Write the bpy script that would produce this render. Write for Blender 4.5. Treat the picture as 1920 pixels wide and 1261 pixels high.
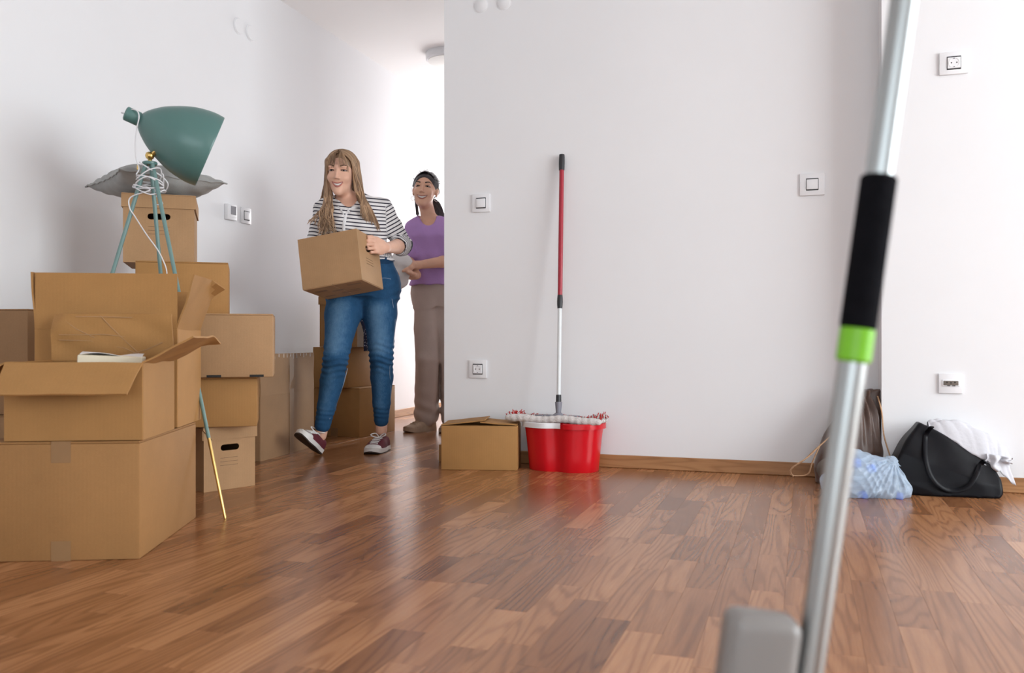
import bpy, bmesh, math, random
import numpy as np
from mathutils import Vector, Matrix

for _o in list(bpy.data.objects):
    bpy.data.objects.remove(_o, do_unlink=True)
scene = bpy.context.scene
COL = scene.collection
random.seed(7)
PI = math.pi

# ---------------------------------------------------------------- camera
FPX, HOR, CX = 1631.0, 639.0, 960.0       # focal length (px of a 1920 px frame), horizon row, centre column
CAM_H = 0.58
YAW = math.atan(550.0 / FPX)              # camera is turned left of the room's long axis
SN, CS = math.sin(YAW), math.cos(YAW)
cam_data = bpy.data.cameras.new('camera')
cam_data.sensor_width = 36.0
cam_data.lens = FPX * 36.0 / 1920.0
cam_data.shift_y = (HOR - 630.5) / 1920.0
cam_data.clip_start = 0.05
cam_data.dof.use_dof = True
cam_data.dof.focus_distance = 4.1
cam_data.dof.aperture_fstop = 4.6
cam = bpy.data.objects.new('camera', cam_data)
cam.location = (0, 0, CAM_H)
cam.rotation_euler = (PI / 2, 0, YAW)
COL.objects.link(cam)
scene.camera = cam

# ---------------------------------------------------------------- view, world and daylight
scene.view_settings.view_transform = 'Standard'
scene.view_settings.look = 'None'
scene.view_settings.gamma = 1.0
scene.view_settings.use_curve_mapping = False
scene.view_settings.exposure = 0.0
world = bpy.data.worlds.new('world')
scene.world = world
world.use_nodes = True
_bg = world.node_tree.nodes['Background']
_bg.inputs['Color'].default_value = (0.80, 0.90, 1.0, 1)
_bg.inputs['Strength'].default_value = 1.2

def area_light(name, loc, rot, sx, sy, power, color):
    l = bpy.data.lights.new(name, 'AREA')
    l.shape = 'RECTANGLE'; l.size = sx; l.size_y = sy
    l.energy = power; l.color = color
    o = bpy.data.objects.new(name, l)
    o.location = loc; o.rotation_euler = rot
    COL.objects.link(o)
    return o
# daylight entering by the three windows of the flat (right wall, wall behind the camera, end of the hallway)
area_light('daylight_right_window', (4.06, 1.5, 1.35), (0, PI / 2, 0), 2.2, 3.2, 285, (0.93, 0.97, 1.0))
area_light('daylight_back_window', (0.4, -3.26, 1.35), (PI / 2, 0, 0), 4.0, 2.2, 74, (0.91, 0.96, 1.0))
area_light('daylight_hall_window', (-2.2, 8.26, 1.30), (-PI / 2, 0, 0), 1.1, 2.1, 118, (1.0, 0.97, 0.96))

# ---------------------------------------------------------------- coordinates
def W(lat, d, z):
    """camera-aligned ground coordinates (right, away, up) -> room coordinates"""
    return Vector((-SN * d + CS * lat, CS * d + SN * lat, z))
def PD(px, py, d):
    return W((px - CX) / FPX * d, d, CAM_H + (HOR - py) / FPX * d)
def GR(px, py):
    d = CAM_H * FPX / (py - HOR)
    return PD(px, py, d)
def PYP(px, py, y):
    k = (px - CX) / FPX
    return PD(px, py, y / (CS + SN * k))
def PXP(px, py, x):
    k = (px - CX) / FPX
    return PD(px, py, x / (-SN + CS * k))

# ---------------------------------------------------------------- mesh builder
class MB:
    def __init__(s):
        s.v = []; s.f = []; s.att = None
    def add(s, vs, fs, M=None):
        n = len(s.v)
        if M is not None:
            vs = [M @ Vector(p) for p in vs]
        s.v.extend([tuple(p) for p in vs])
        s.f.extend([tuple(i + n for i in q) for q in fs])
        return s
    def box(s, c, size, M=None, bev=0.0, seg=1):
        sx, sy, sz = size[0] / 2, size[1] / 2, size[2] / 2
        if bev <= 0:
            vs = [(c[0] + a * sx, c[1] + b * sy, c[2] + e * sz) for e in (-1, 1) for b in (-1, 1) for a in (-1, 1)]
            fs = [(0, 2, 3, 1), (4, 5, 7, 6), (0, 1, 5, 4), (2, 6, 7, 3), (0, 4, 6, 2), (1, 3, 7, 5)]
            return s.add(vs, fs, M)
        bm = bmesh.new()
        bmesh.ops.create_cube(bm, size=1.0)
        for v in bm.verts:
            v.co = Vector((v.co.x * 2 * sx, v.co.y * 2 * sy, v.co.z * 2 * sz))
        bmesh.ops.bevel(bm, geom=list(bm.edges), offset=min(bev, sx * .99, sy * .99, sz * .99), segments=seg, profile=0.5, affect='EDGES')
        bm.verts.index_update()
        vs = [(v.co.x + c[0], v.co.y + c[1], v.co.z + c[2]) for v in bm.verts]
        fs = [tuple(v.index for v in f.verts) for f in bm.faces]
        bm.free()
        return s.add(vs, fs, M)
    def tube(s, pts, r, seg=8, M=None, caps=True, flat=None, up=None):
        pts = [Vector(p) for p in pts]
        n = len(pts)
        if not hasattr(r, '__len__'):
            r = [r] * n
        T = []
        for i in range(n):
            t = pts[min(i + 1, n - 1)] - pts[max(i - 1, 0)]
            T.append(t.normalized() if t.length > 1e-9 else Vector((0, 0, 1)))
        ref = Vector(up) if up is not None else (Vector((0, 0, 1)) if abs(T[0].z) < .9 else Vector((1, 0, 0)))
        u = (ref - T[0] * ref.dot(T[0])).normalized()
        vs = []; fs = []
        for i in range(n):
            u = (u - T[i] * u.dot(T[i]))
            u = u.normalized() if u.length > 1e-8 else T[i].orthogonal().normalized()
            w = T[i].cross(u)
            fl = 1.0 if flat is None else flat
            for k in range(seg):
                a = 2 * PI * k / seg
                vs.append(pts[i] + u * (math.cos(a) * r[i]) + w * (math.sin(a) * r[i] * fl))
        for i in range(n - 1):
            for k in range(seg):
                a, b = i * seg + k, i * seg + (k + 1) % seg
                fs.append((a, b, b + seg, a + seg))
        if caps:
            fs.append(tuple(reversed(range(seg))))
            fs.append(tuple(range((n - 1) * seg, n * seg)))
        return s.add(vs, fs, M)
    def lathe(s, prof, seg=32, M=None, closed=False):
        """profile (radius, z) revolved about z"""
        vs = []; fs = []
        n = len(prof)
        for (r, z) in prof:
            for k in range(seg):
                a = 2 * PI * k / seg
                vs.append((r * math.cos(a), r * math.sin(a), z))
        for i in range(n - 1 if not closed else n):
            j = (i + 1) % n
            for k in range(seg):
                k2 = (k + 1) % seg
                fs.append((i * seg + k, i * seg + k2, j * seg + k2, j * seg + k))
        if not closed:
            if prof[0][0] > 1e-6: fs.append(tuple(reversed(range(seg))))
            if prof[-1][0] > 1e-6: fs.append(tuple(range((n - 1) * seg, n * seg)))
        return s.add(vs, fs, M)
    def rings(s, rings, M=None, caps=(True, True)):
        """list of equal-length closed loops"""
        m = len(rings[0]); vs = [p for r in rings for p in r]; fs = []
        for i in range(len(rings) - 1):
            for k in range(m):
                k2 = (k + 1) % m
                fs.append((i * m + k, i * m + k2, (i + 1) * m + k2, (i + 1) * m + k))
        if caps[0]: fs.append(tuple(reversed(range(m))))
        if caps[1]: fs.append(tuple(range((len(rings) - 1) * m, len(rings) * m)))
        return s.add(vs, fs, M)
    def sheet(s, fn, nu, nv, M=None, thick=0.0):
        """fn(u,v) in 0..1 -> point; thick closes it into a slab"""
        P = [[Vector(fn(i / nu, j / nv)) for j in range(nv + 1)] for i in range(nu + 1)]
        vs = []; fs = []
        m = nv + 1
        if thick <= 0:
            vs = [p for r in P for p in r]
            for i in range(nu):
                for j in range(nv):
                    fs.append((i * m + j, (i + 1) * m + j, (i + 1) * m + j + 1, i * m + j + 1))
            return s.add(vs, fs, M)
        top = []; bot = []
        for i in range(nu + 1):
            for j in range(nv + 1):
                du = P[min(i + 1, nu)][j] - P[max(i - 1, 0)][j]
                dv = P[i][min(j + 1, nv)] - P[i][max(j - 1, 0)]
                n = du.cross(dv)
                n = n.normalized() if n.length > 1e-12 else Vector((0, 0, 1))
                top.append(P[i][j] + n * thick / 2); bot.append(P[i][j] - n * thick / 2)
        K = len(top); vs = top + bot
        for i in range(nu):
            for j in range(nv):
                a, b, c, d = i * m + j, (i + 1) * m + j, (i + 1) * m + j + 1, i * m + j + 1
                fs.append((a, b, c, d)); fs.append((K + d, K + c, K + b, K + a))
        for i in range(nu):
            a, b = i * m, (i + 1) * m
            fs.append((a, K + a, K + b, b)); a += nv; b += nv; fs.append((b, K + b, K + a, a))
        for j in range(nv):
            a, b = j, j + 1
            fs.append((b, K + b, K + a, a)); a += nu * m; b += nu * m; fs.append((a, K + a, K + b, b))
        return s.add(vs, fs, M)
    def panel(s, outer, hole, t, M=None):
        """flat panel in the x-z plane (thickness t along y) with an optional hole"""
        bm = bmesh.new()
        def loop(pts):
            vv = [bm.verts.new((p[0], 0, p[1])) for p in pts]
            return [bm.edges.new((vv[i], vv[(i + 1) % len(vv)])) for i in range(len(vv))]
        es = loop(outer)
        if hole: es += loop(hole)
        bmesh.ops.triangle_fill(bm, edges=es, use_beauty=True)
        bm.verts.index_update()
        vs = [v.co.copy() for v in bm.verts]; tr = [[v.index for v in f.verts] for f in bm.faces]
        bm.free()
        K = len(vs); V = [(p.x, -t / 2, p.z) for p in vs] + [(p.x, t / 2, p.z) for p in vs]
        F = []
        for q in tr:
            a, b, c = [vs[i] for i in q]
            nrm = (b - a).cross(c - a).y
            if nrm > 0: q = q[::-1]
            F.append(tuple(q)); F.append(tuple(i + K for i in reversed(q)))
        no = len(outer)
        for i in range(no):
            j = (i + 1) % no; F.append((i, j, j + K, i + K))
        if hole:
            nh = len(hole)
            for i in range(nh):
                j = (i + 1) % nh; F.append((no + j, no + i, no + i + K, no + j + K))
        return s.add(V, F, M)
    def build(s, name, mat, parent=None, smooth=None, label=None, loc=None, rot=None, cat=None, group=None, kind=None):
        me = bpy.data.meshes.new(name)
        me.from_pydata(s.v, [], s.f)
        if mat is not None: me.materials.append(mat)
        bm = bmesh.new(); bm.from_mesh(me); bmesh.ops.recalc_face_normals(bm, faces=bm.faces); bm.to_mesh(me); bm.free()
        if s.att is not None:
            a = me.attributes.new('tone', 'FLOAT', 'POINT'); a.data.foreach_set('value', np.array(s.att, dtype=np.float32))
        if smooth is not None:
            me.polygons.foreach_set('use_smooth', [True] * len(me.polygons))
            if smooth < 3: me.set_sharp_from_angle(angle=smooth)
        me.update()
        return link(name, me, parent, label, loc, rot, cat, group, kind)

def link(name, me, parent=None, label=None, loc=None, rot=None, cat=None, group=None, kind=None):
    o = bpy.data.objects.new(name, me)
    COL.objects.link(o)
    if parent is not None: o.parent = parent
    if loc is not None: o.location = loc
    if rot is not None: o.rotation_euler = rot
    tag(o, label, cat, group, kind)
    return o
def tag(o, label=None, cat=None, group=None, kind=None):
    if label: o['label'] = label
    if cat: o['category'] = cat
    if group: o['group'] = group
    if kind: o['kind'] = kind
    return o
def thing(name, label, cat, loc=(0, 0, 0), rotz=0.0, group=None, M=None):
    o = bpy.data.objects.new(name, None)
    o.empty_display_size = 0.05
    COL.objects.link(o)
    if M is not None: o.matrix_world = M
    else:
        o.location = loc; o.rotation_euler = (0, 0, rotz)
    return tag(o, label, cat, group)
def copy_tree(o, parent=None):
    c = o.copy(); COL.objects.link(c); c.parent = parent
    for ch in list(o.children): copy_tree(ch, c)
    return c
def catmull(P, n=8):
    P = [Vector(p) for p in P]; out = []
    for i in range(len(P) - 1):
        p0, p1, p2, p3 = P[max(i - 1, 0)], P[i], P[i + 1], P[min(i + 2, len(P) - 1)]
        for k in range(n):
            t = k / n
            out.append(0.5 * ((2 * p1) + (p2 - p0) * t + (2 * p0 - 5 * p1 + 4 * p2 - p3) * t * t + (3 * p1 - p0 - 3 * p2 + p3) * t ** 3))
    out.append(P[-1]); return out
def Rz(a): return Matrix.Rotation(a, 4, 'Z')
def Rx(a): return Matrix.Rotation(a, 4, 'X')
def Ry(a): return Matrix.Rotation(a, 4, 'Y')
def Tr(x, y=None, z=None): return Matrix.Translation(Vector((x, y, z)) if y is not None else Vector(x))
def basis(loc, x, y, z):
    return Matrix(((x[0], y[0], z[0], loc[0]), (x[1], y[1], z[1], loc[1]), (x[2], y[2], z[2], loc[2]), (0, 0, 0, 1)))
rad = math.radians

# ---------------------------------------------------------------- implicit surfaces (bodies, cloth, bags)
class SDF:
    def __init__(s): s.ops = []
    def op(s, fn, lo, hi, k=0.0, mode='u'):
        s.ops.append((fn, np.array(lo, float), np.array(hi, float), k, mode)); return s
    def cone(s, a, b, ra, rb, k=0.01, mode='u', sq=None):
        a = np.array(a, float); b = np.array(b, float); ba = b - a; L = float(ba @ ba) + 1e-12
        def fn(x, y, z):
            px, py, pz = x - a[0], y - a[1], z - a[2]
            t = np.clip((px * ba[0] + py * ba[1] + pz * ba[2]) / L, 0, 1)
            dx, dy, dz = px - t * ba[0], py - t * ba[1], pz - t * ba[2]
            return np.sqrt(dx * dx + dy * dy + dz * dz) - (ra + (rb - ra) * t)
        r = max(ra, rb)
        return s.op(fn, np.minimum(a, b) - r, np.maximum(a, b) + r, k, mode)
    def chain(s, pts, rs, k=0.01, mode='u'):
        for i in range(len(pts) - 1):
            s.cone(pts[i], pts[i + 1], rs[i], rs[i + 1], k if i == 0 else min(k, .012), mode)
        return s
    def ell(s, c, r, k=0.01, mode='u', M=None):
        """ellipsoid at c with radii r, in the local frame of M (4x4) if given"""
        M = Matrix.Identity(4) if M is None else M
        R = np.array(M.to_3x3()); cw = np.array(M @ Vector(c)); r = np.array(r, float)
        def fn(x, y, z):
            px, py, pz = x - cw[0], y - cw[1], z - cw[2]
            q = [(px * R[0, i] + py * R[1, i] + pz * R[2, i]) for i in range(3)]
            k0 = np.sqrt((q[0] / r[0]) ** 2 + (q[1] / r[1]) ** 2 + (q[2] / r[2]) ** 2)
            k1 = np.sqrt((q[0] / r[0] ** 2) ** 2 + (q[1] / r[1] ** 2) ** 2 + (q[2] / r[2] ** 2) ** 2) + 1e-9
            return k0 * (k0 - 1) / k1
        e = np.sqrt(((R * r) ** 2).sum(1))
        return s.op(fn, cw - e, cw + e, k, mode)
    def mcone(s, M, a, b, ra, rb, k=0.01, mode='u'):
        return s.cone(M @ Vector(a), M @ Vector(b), ra, rb, k, mode)
    def loft(s, secs, k=0.01, mode='u', p=2.0, grow=0.0):
        """elliptic sections (z, cx, cy, rx, ry) stacked along z"""
        S = np.array(sorted(secs), float); Z = S[:, 0]
        Zd = np.linspace(Z[0], Z[-1], 121); C_ = [np.interp(Zd, Z, S[:, i]) for i in (1, 2, 3, 4)]
        kr = np.exp(-(np.arange(-9, 10) / 4.5) ** 2); kr /= kr.sum()
        S = np.stack([Zd] + [np.convolve(np.pad(c_, 9, mode='reflect', reflect_type='odd'), kr, mode='valid') for c_ in C_], 1); Z = Zd
        def fn(x, y, z):
            zz = np.clip(z, Z[0], Z[-1])
            cx, cy, rx, ry = [np.interp(zz, Z, S[:, i]) for i in (1, 2, 3, 4)]
            rx = rx + grow; ry = ry + grow
            q = (np.abs((x - cx) / rx) ** p + np.abs((y - cy) / ry) ** p) ** (1 / p)
            d = (q - 1) * np.minimum(rx, ry)
            return np.maximum(d, np.maximum(Z[0] - z, z - Z[-1]))
        g = grow
        lo = [(S[:, 1] - S[:, 3]).min() - g, (S[:, 2] - S[:, 4]).min() - g, Z[0]]
        hi = [(S[:, 1] + S[:, 3]).max() + g, (S[:, 2] + S[:, 4]).max() + g, Z[-1]]
        return s.op(fn, lo, hi, k, mode)
    @staticmethod
    def comb(F, d, k, mode):
        if mode == 'u':
            if k <= 0: return np.minimum(F, d)
            h = np.maximum(k - np.abs(F - d), 0) / k
            return np.minimum(F, d) - h * h * k * .25
        if mode == 's':
            d = -d
            if k <= 0: return np.maximum(F, d)
            h = np.maximum(k - np.abs(F - d), 0) / k
            return np.maximum(F, d) + h * h * k * .25
        if mode == 'i':
            return np.maximum(F, d)
        return F + d                      # 'd': displacement
    def at(s, P):
        P = np.asarray(P, float); x, y, z = P[..., 0], P[..., 1], P[..., 2]
        F = np.full(x.shape, 1.0)
        for fn, lo, hi, k, mode in s.ops:
            F = s.comb(F, fn(x, y, z), k, mode)
        return F
    def mesh(s, h, pad=0.02):
        lo = np.min([o[1] for o in s.ops if o[4] == 'u'], 0) - pad
        hi = np.max([o[2] for o in s.ops if o[4] == 'u'], 0) + pad
        n = np.ceil((hi - lo) / h).astype(int) + 1
        ax = [(lo[i] + np.arange(n[i]) * h).astype(np.float32) for i in range(3)]
        F = np.full(n, 0.08, np.float32)
        for fn, l, u, k, mode in s.ops:
            if mode in ('i', 'd'):
                a, b = np.zeros(3, int), n
            else:
                a = np.clip(np.floor((l - lo - k - 2.5 * h) / h).astype(int), 0, n)
                b = np.clip(np.ceil((u - lo + k + 2.5 * h) / h).astype(int) + 1, 0, n)
            if np.any(b <= a): continue
            sl = tuple(slice(a[i], b[i]) for i in range(3))
            d = fn(ax[0][sl[0]][:, None, None], ax[1][sl[1]][None, :, None], ax[2][sl[2]][None, None, :])
            F[sl] = s.comb(F[sl], d, k, mode)
        return surface_nets(F, lo, h)
def surface_nets(F, lo, h):
    s = F < 0
    c = np.zeros(tuple(np.array(F.shape) - 1), np.uint8)
    N = c.shape
    for a in (0, 1):
        for b in (0, 1):
            for e in (0, 1):
                c += s[a:N[0] + a, b:N[1] + b, e:N[2] + e]
    act = (c > 0) & (c < 8)
    idx = np.full(N, -1, np.int32)
    I = np.argwhere(act); idx[act] = np.arange(len(I))
    acc = np.zeros((len(I), 3)); cnt = np.zeros(len(I))
    cor = [(a, b, e) for a in (0, 1) for b in (0, 1) for e in (0, 1)]
    for p in cor:
        for ax in range(3):
            if p[ax]: continue
            q = list(p); q[ax] = 1
            fa = F[I[:, 0] + p[0], I[:, 1] + p[1], I[:, 2] + p[2]]; fb = F[I[:, 0] + q[0], I[:, 1] + q[1], I[:, 2] + q[2]]
            m = (fa < 0) != (fb < 0)
            t = np.where(m, fa / np.where(m, fa - fb, 1), 0)
            pt = np.tile(np.array(p, float), (len(I), 1)); pt[:, ax] += t
            acc[m] += pt[m]; cnt[m] += 1
    V = np.array(lo) + (I + acc / cnt[:, None]) * h
    fs = []
    for ax in range(3):
        o1, o2 = [(1, 2), (2, 0), (0, 1)][ax]
        A = [slice(None)] * 3; B = [slice(None)] * 3
        A[ax] = slice(0, -1); B[ax] = slice(1, None)
        sa, sb = s[tuple(A)], s[tuple(B)]
        E = np.argwhere(sa != sb)
        ok = (E[:, o1] > 0) & (E[:, o2] > 0) & (E[:, o1] < F.shape[o1] - 1) & (E[:, o2] < F.shape[o2] - 1)
        E = E[ok]
        if not len(E): continue
        def cell(d1, d2):
            Q = E.copy(); Q[:, o1] += d1; Q[:, o2] += d2
            return idx[Q[:, 0], Q[:, 1], Q[:, 2]]
        q = np.stack([cell(-1, -1), cell(0, -1), cell(0, 0), cell(-1, 0)], 1)
        fl = ~sa[E[:, 0], E[:, 1], E[:, 2]]
        q[fl] = q[fl][:, ::-1]
        fs.append(q)
    return V, np.concatenate(fs)
def mesh_np(name, V, Fq, mat, parent=None, atts=None, label=None, **kw):
    me = bpy.data.meshes.new(name)
    nv, nf = len(V), len(Fq)
    me.vertices.add(nv); me.vertices.foreach_set('co', np.ascontiguousarray(V, dtype=np.float32).ravel())
    me.loops.add(nf * 4); me.loops.foreach_set('vertex_index', np.ascontiguousarray(Fq, dtype=np.int32).ravel())
    me.polygons.add(nf)
    me.polygons.foreach_set('loop_start', np.arange(0, nf * 4, 4, dtype=np.int32))
    me.polygons.foreach_set('loop_total', np.full(nf, 4, dtype=np.int32))
    me.polygons.foreach_set('use_smooth', np.ones(nf, dtype=bool))
    me.update(calc_edges=True); me.validate()
    if mat is not None: me.materials.append(mat)
    for an, av in (atts or {}).items():
        a = me.attributes.new(an, 'FLOAT', 'POINT'); a.data.foreach_set('value', np.ascontiguousarray(av, dtype=np.float32))
    return link(name, me, parent, label, **kw)

# ---------------------------------------------------------------- materials
MATS = {}
def new_mat(name):
    m = bpy.data.materials.new(name); m.use_nodes = True
    MATS[name] = m
    nt = m.node_tree
    return m, nt, nt.nodes['Principled BSDF']
def nd(nt, typ, **kw):
    n = nt.nodes.new(typ)
    for k, v in kw.items():
        if k == 'inp':
            for a, b in v.items(): n.inputs[a].default_value = b
        else: setattr(n, k, v)
    return n
def ramp(nt, fac, stops):
    r = nd(nt, 'ShaderNodeValToRGB')
    el = r.color_ramp.elements
    while len(el) < len(stops): el.new(0.5)
    for e, (p, c) in zip(el, stops):
        e.position = p; e.color = (*c, 1) if len(c) == 3 else c
    nt.links.new(fac, r.inputs['Fac'])
    return r.outputs['Color']
def pm(name, col, rough=0.5, metal=0.0, var=0.0, vscale=8.0, bump=0.0, bscale=60.0, spec=0.5, coat=0.0, sss=0.0, rnd=0.0, sheen=0.0, stretch=None, bdist=0.01):
    """principled material: base colour with a little noise, optional fine relief"""
    m, nt, b = new_mat(name); L = nt.links.new
    b.inputs['Roughness'].default_value = rough; b.inputs['Metallic'].default_value = metal
    b.inputs['Specular IOR Level'].default_value = spec
    b.inputs['Coat Weight'].default_value = coat; b.inputs['Coat Roughness'].default_value = 0.08
    b.inputs['Base Color'].default_value = (*col, 1)
    if sheen: b.inputs['Sheen Weight'].default_value = sheen
    if sss:
        b.inputs['Subsurface Weight'].default_value = sss
        b.inputs['Subsurface Radius'].default_value = (0.012, 0.005, 0.003)
        b.inputs['Subsurface Scale'].default_value = 0.6
    tc = nd(nt, 'ShaderNodeTexCoord')
    co = tc.outputs['Object']
    if stretch:
        mp = nd(nt, 'ShaderNodeMapping'); mp.inputs['Scale'].default_value = stretch
        L(co, mp.inputs['Vector']); co = mp.outputs['Vector']
    if var or rnd:
        n = nd(nt, 'ShaderNodeTexNoise', inp={'Scale': vscale, 'Detail': 5.0, 'Roughness': 0.6})
        L(co, n.inputs['Vector'])
        lo = [max(c * (1 - var), 0) for c in col]; hi = [min(c * (1 + var), 1) for c in col]
        out = ramp(nt, n.outputs['Fac'], [(0.3, lo), (0.7, hi)])
        if rnd:
            oi = nd(nt, 'ShaderNodeObjectInfo')
            mr = nd(nt, 'ShaderNodeMapRange', inp={'To Min': 1 - rnd, 'To Max': 1 + rnd}); L(oi.outputs['Random'], mr.inputs['Value'])
            hs = nd(nt, 'ShaderNodeHueSaturation'); L(out, hs.inputs['Color']); L(mr.outputs['Result'], hs.inputs['Value'])
            out = hs.outputs['Color']
        L(out, b.inputs['Base Color'])
    if bump:
        n = nd(nt, 'ShaderNodeTexNoise', inp={'Scale': bscale, 'Detail': 4.0})
        L(co, n.inputs['Vector'])
        bp = nd(nt, 'ShaderNodeBump', inp={'Strength': bump, 'Distance': bdist}); L(n.outputs['Fac'], bp.inputs['Height'])
        L(bp.outputs['Normal'], b.inputs['Normal'])
    return m

def wood_mat(name, dark, mid, light, rough, along='Y', use_tone=True, bump=0.004):
    """oak: stretched flat-sawn grain; every board reads its own tone"""
    m, nt, b = new_mat(name); L = nt.links.new
    geo = nd(nt, 'ShaderNodeNewGeometry')
    ao = nd(nt, 'ShaderNodeAttribute', attribute_type='OBJECT', attribute_name='tone')
    ag = nd(nt, 'ShaderNodeAttribute', attribute_type='GEOMETRY', attribute_name='tone')
    tone = nd(nt, 'ShaderNodeMath', operation='ADD'); L(ao.outputs['Fac'], tone.inputs[0]); L(ag.outputs['Fac'], tone.inputs[1])
    off = nd(nt, 'ShaderNodeMath', operation='MULTIPLY', inp={1: 91.7}); L(tone.outputs[0], off.inputs[0])
    cb = nd(nt, 'ShaderNodeCombineXYZ'); L(off.outputs[0], cb.inputs['X']); L(off.outputs[0], cb.inputs['Y']); L(off.outputs[0], cb.inputs['Z'])
    va = nd(nt, 'ShaderNodeVectorMath', operation='ADD'); L(geo.outputs['Position'], va.inputs[0]); L(cb.outputs[0], va.inputs[1])
    mp = nd(nt, 'ShaderNodeMapping'); L(va.outputs[0], mp.inputs['Vector'])
    mp.inputs['Scale'].default_value = {'Y': (1.0, 0.085, 1.0), 'X': (0.085, 1.0, 1.0)}[along]
    # cathedral figure: contour lines of a slow noise field
    n1 = nd(nt, 'ShaderNodeTexNoise', inp={'Scale': 9.0, 'Detail': 1.5, 'Roughness': 0.45, 'Distortion': 0.25}); L(mp.outputs[0], n1.inputs['Vector'])
    mu = nd(nt, 'ShaderNodeMath', operation='MULTIPLY', inp={1: 110.0}); L(n1.outputs['Fac'], mu.inputs[0])
    si = nd(nt, 'ShaderNodeMath', operation='SINE'); L(mu.outputs[0], si.inputs[0])
    fr = nd(nt, 'ShaderNodeMapRange', inp={'From Min': -1.0, 'From Max': 1.0}); L(si.outputs[0], fr.inputs['Value'])
    ring = ramp(nt, fr.outputs['Result'], [(0.0, (0.30,) * 3), (0.35, (0.62,) * 3), (1.0, (0.72,) * 3)])
    # pores
    mp2 = nd(nt, 'ShaderNodeMapping'); L(va.outputs[0], mp2.inputs['Vector'])
    mp2.inputs['Scale'].default_value = {'Y': (1.0, 0.05, 1.0), 'X': (0.05, 1.0, 1.0)}[along]
    n2 = nd(nt, 'ShaderNodeTexNoise', inp={'Scale': 190.0, 'Detail': 3.0, 'Roughness': 0.7}); L(mp2.outputs[0], n2.inputs['Vector'])
    n3 = nd(nt, 'ShaderNodeTexNoise', inp={'Scale': 14.0, 'Detail': 3.0}); L(mp2.outputs[0], n3.inputs['Vector'])
    def mix(a, bb, f):
        x = nd(nt, 'ShaderNodeMix', data_type='FLOAT', inp={0: f}); L(a, x.inputs[2]); L(bb, x.inputs[3]); return x.outputs[0]
    g = mix(ring, n2.outputs['Fac'], 0.42)
    g = mix(g, n3.outputs['Fac'], 0.30)
    g = mix(g, tone.outputs[0], 0.34 if use_tone else 0.0)
    colr = ramp(nt, g, [(0.24, dark), (0.50, mid), (0.74, light)])
    L(colr, b.inputs['Base Color'])
    rr = nd(nt, 'ShaderNodeMapRange', inp={'To Min': rough * 1.05, 'To Max': rough * 0.97}); L(g, rr.inputs['Value']); L(rr.outputs['Result'], b.inputs['Roughness'])
    bp = nd(nt, 'ShaderNodeBump', inp={'Strength': bump, 'Distance': 0.002}); L(g, bp.inputs['Height']); L(bp.outputs['Normal'], b.inputs['Normal'])
    b.inputs['Specular IOR Level'].default_value = 0.5
    return m
M_floor = wood_mat('oak_floor', (0.110, 0.038, 0.013), (0.265, 0.108, 0.042), (0.48, 0.230, 0.105), 0.235)
M_base = wood_mat('oak_baseboard', (0.22, 0.095, 0.032), (0.36, 0.17, 0.065), (0.46, 0.24, 0.10), 0.42, along='X', use_tone=False)
M_wall = pm('wall_paint', (0.80, 0.80, 0.815), 0.75, var=0.012, vscale=1.5, bump=0.03, bscale=220, bdist=0.002)
M_ceil = pm('ceiling_paint', (0.82, 0.81, 0.81), 0.85, var=0.01, vscale=2)
def kraft(name, col, rough=0.72):
    m, nt, b = new_mat(name); L = nt.links.new
    tc = nd(nt, 'ShaderNodeTexCoord'); oi = nd(nt, 'ShaderNodeObjectInfo')
    n = nd(nt, 'ShaderNodeTexNoise', inp={'Scale': 5.0, 'Detail': 6.0, 'Roughness': 0.65}); L(tc.outputs['Object'], n.inputs['Vector'])
    nf = nd(nt, 'ShaderNodeTexNoise', inp={'Scale': 420.0, 'Detail': 2.0}); L(tc.outputs['Object'], nf.inputs['Vector'])
    mx = nd(nt, 'ShaderNodeMix', data_type='FLOAT', inp={0: 0.35}); L(n.outputs['Fac'], mx.inputs[2]); L(nf.outputs['Fac'], mx.inputs[3])
    c = ramp(nt, mx.outputs[0], [(0.32, [x * .88 for x in col]), (0.68, [x * 1.10 for x in col])])
    mr = nd(nt, 'ShaderNodeMapRange', inp={'To Min': 0.93, 'To Max': 1.07}); L(oi.outputs['Random'], mr.inputs['Value'])
    hs = nd(nt, 'ShaderNodeHueSaturation'); L(c, hs.inputs['Color']); L(mr.outputs['Result'], hs.inputs['Value'])
    L(hs.outputs['Color'], b.inputs['Base Color'])
    wv = nd(nt, 'ShaderNodeTexWave', wave_type='BANDS', bands_direction='X', inp={'Scale': 30.0, 'Distortion': 0.6, 'Detail': 1.0}); L(tc.outputs['Object'], wv.inputs['Vector'])
    ad = nd(nt, 'ShaderNodeMath', operation='ADD'); L(wv.outputs['Fac'], ad.inputs[0]); L(n.outputs['Fac'], ad.inputs[1])
    bp = nd(nt, 'ShaderNodeBump', inp={'Strength': 0.05, 'Distance': 0.0015}); L(ad.outputs[0], bp.inputs['Height']); L(bp.outputs['Normal'], b.inputs['Normal'])
    b.inputs['Roughness'].default_value = rough; b.inputs['Specular IOR Level'].default_value = 0.3
    return m
K_orange = kraft('kraft_orange', (0.375, 0.192, 0.064))
K_tan = kraft('kraft_tan', (0.43, 0.255, 0.128))
K_brown = kraft('kraft_brown', (0.31, 0.158, 0.057))
K_dull = kraft('kraft_dull', (0.31, 0.178, 0.088))
M_cut = pm('cardboard_edge', (0.36, 0.21, 0.10), 0.9, var=0.25, vscale=90)
M_print = pm('print_ink', (0.10, 0.055, 0.03), 0.8, var=0.05)
M_tape = pm('packing_tape', (0.255, 0.138, 0.056), 0.55, var=0.08, vscale=6, spec=0.5)
M_teal_leg = pm('pale_teal_lacquer', (0.15, 0.255, 0.24), 0.38, var=0.02)
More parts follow.
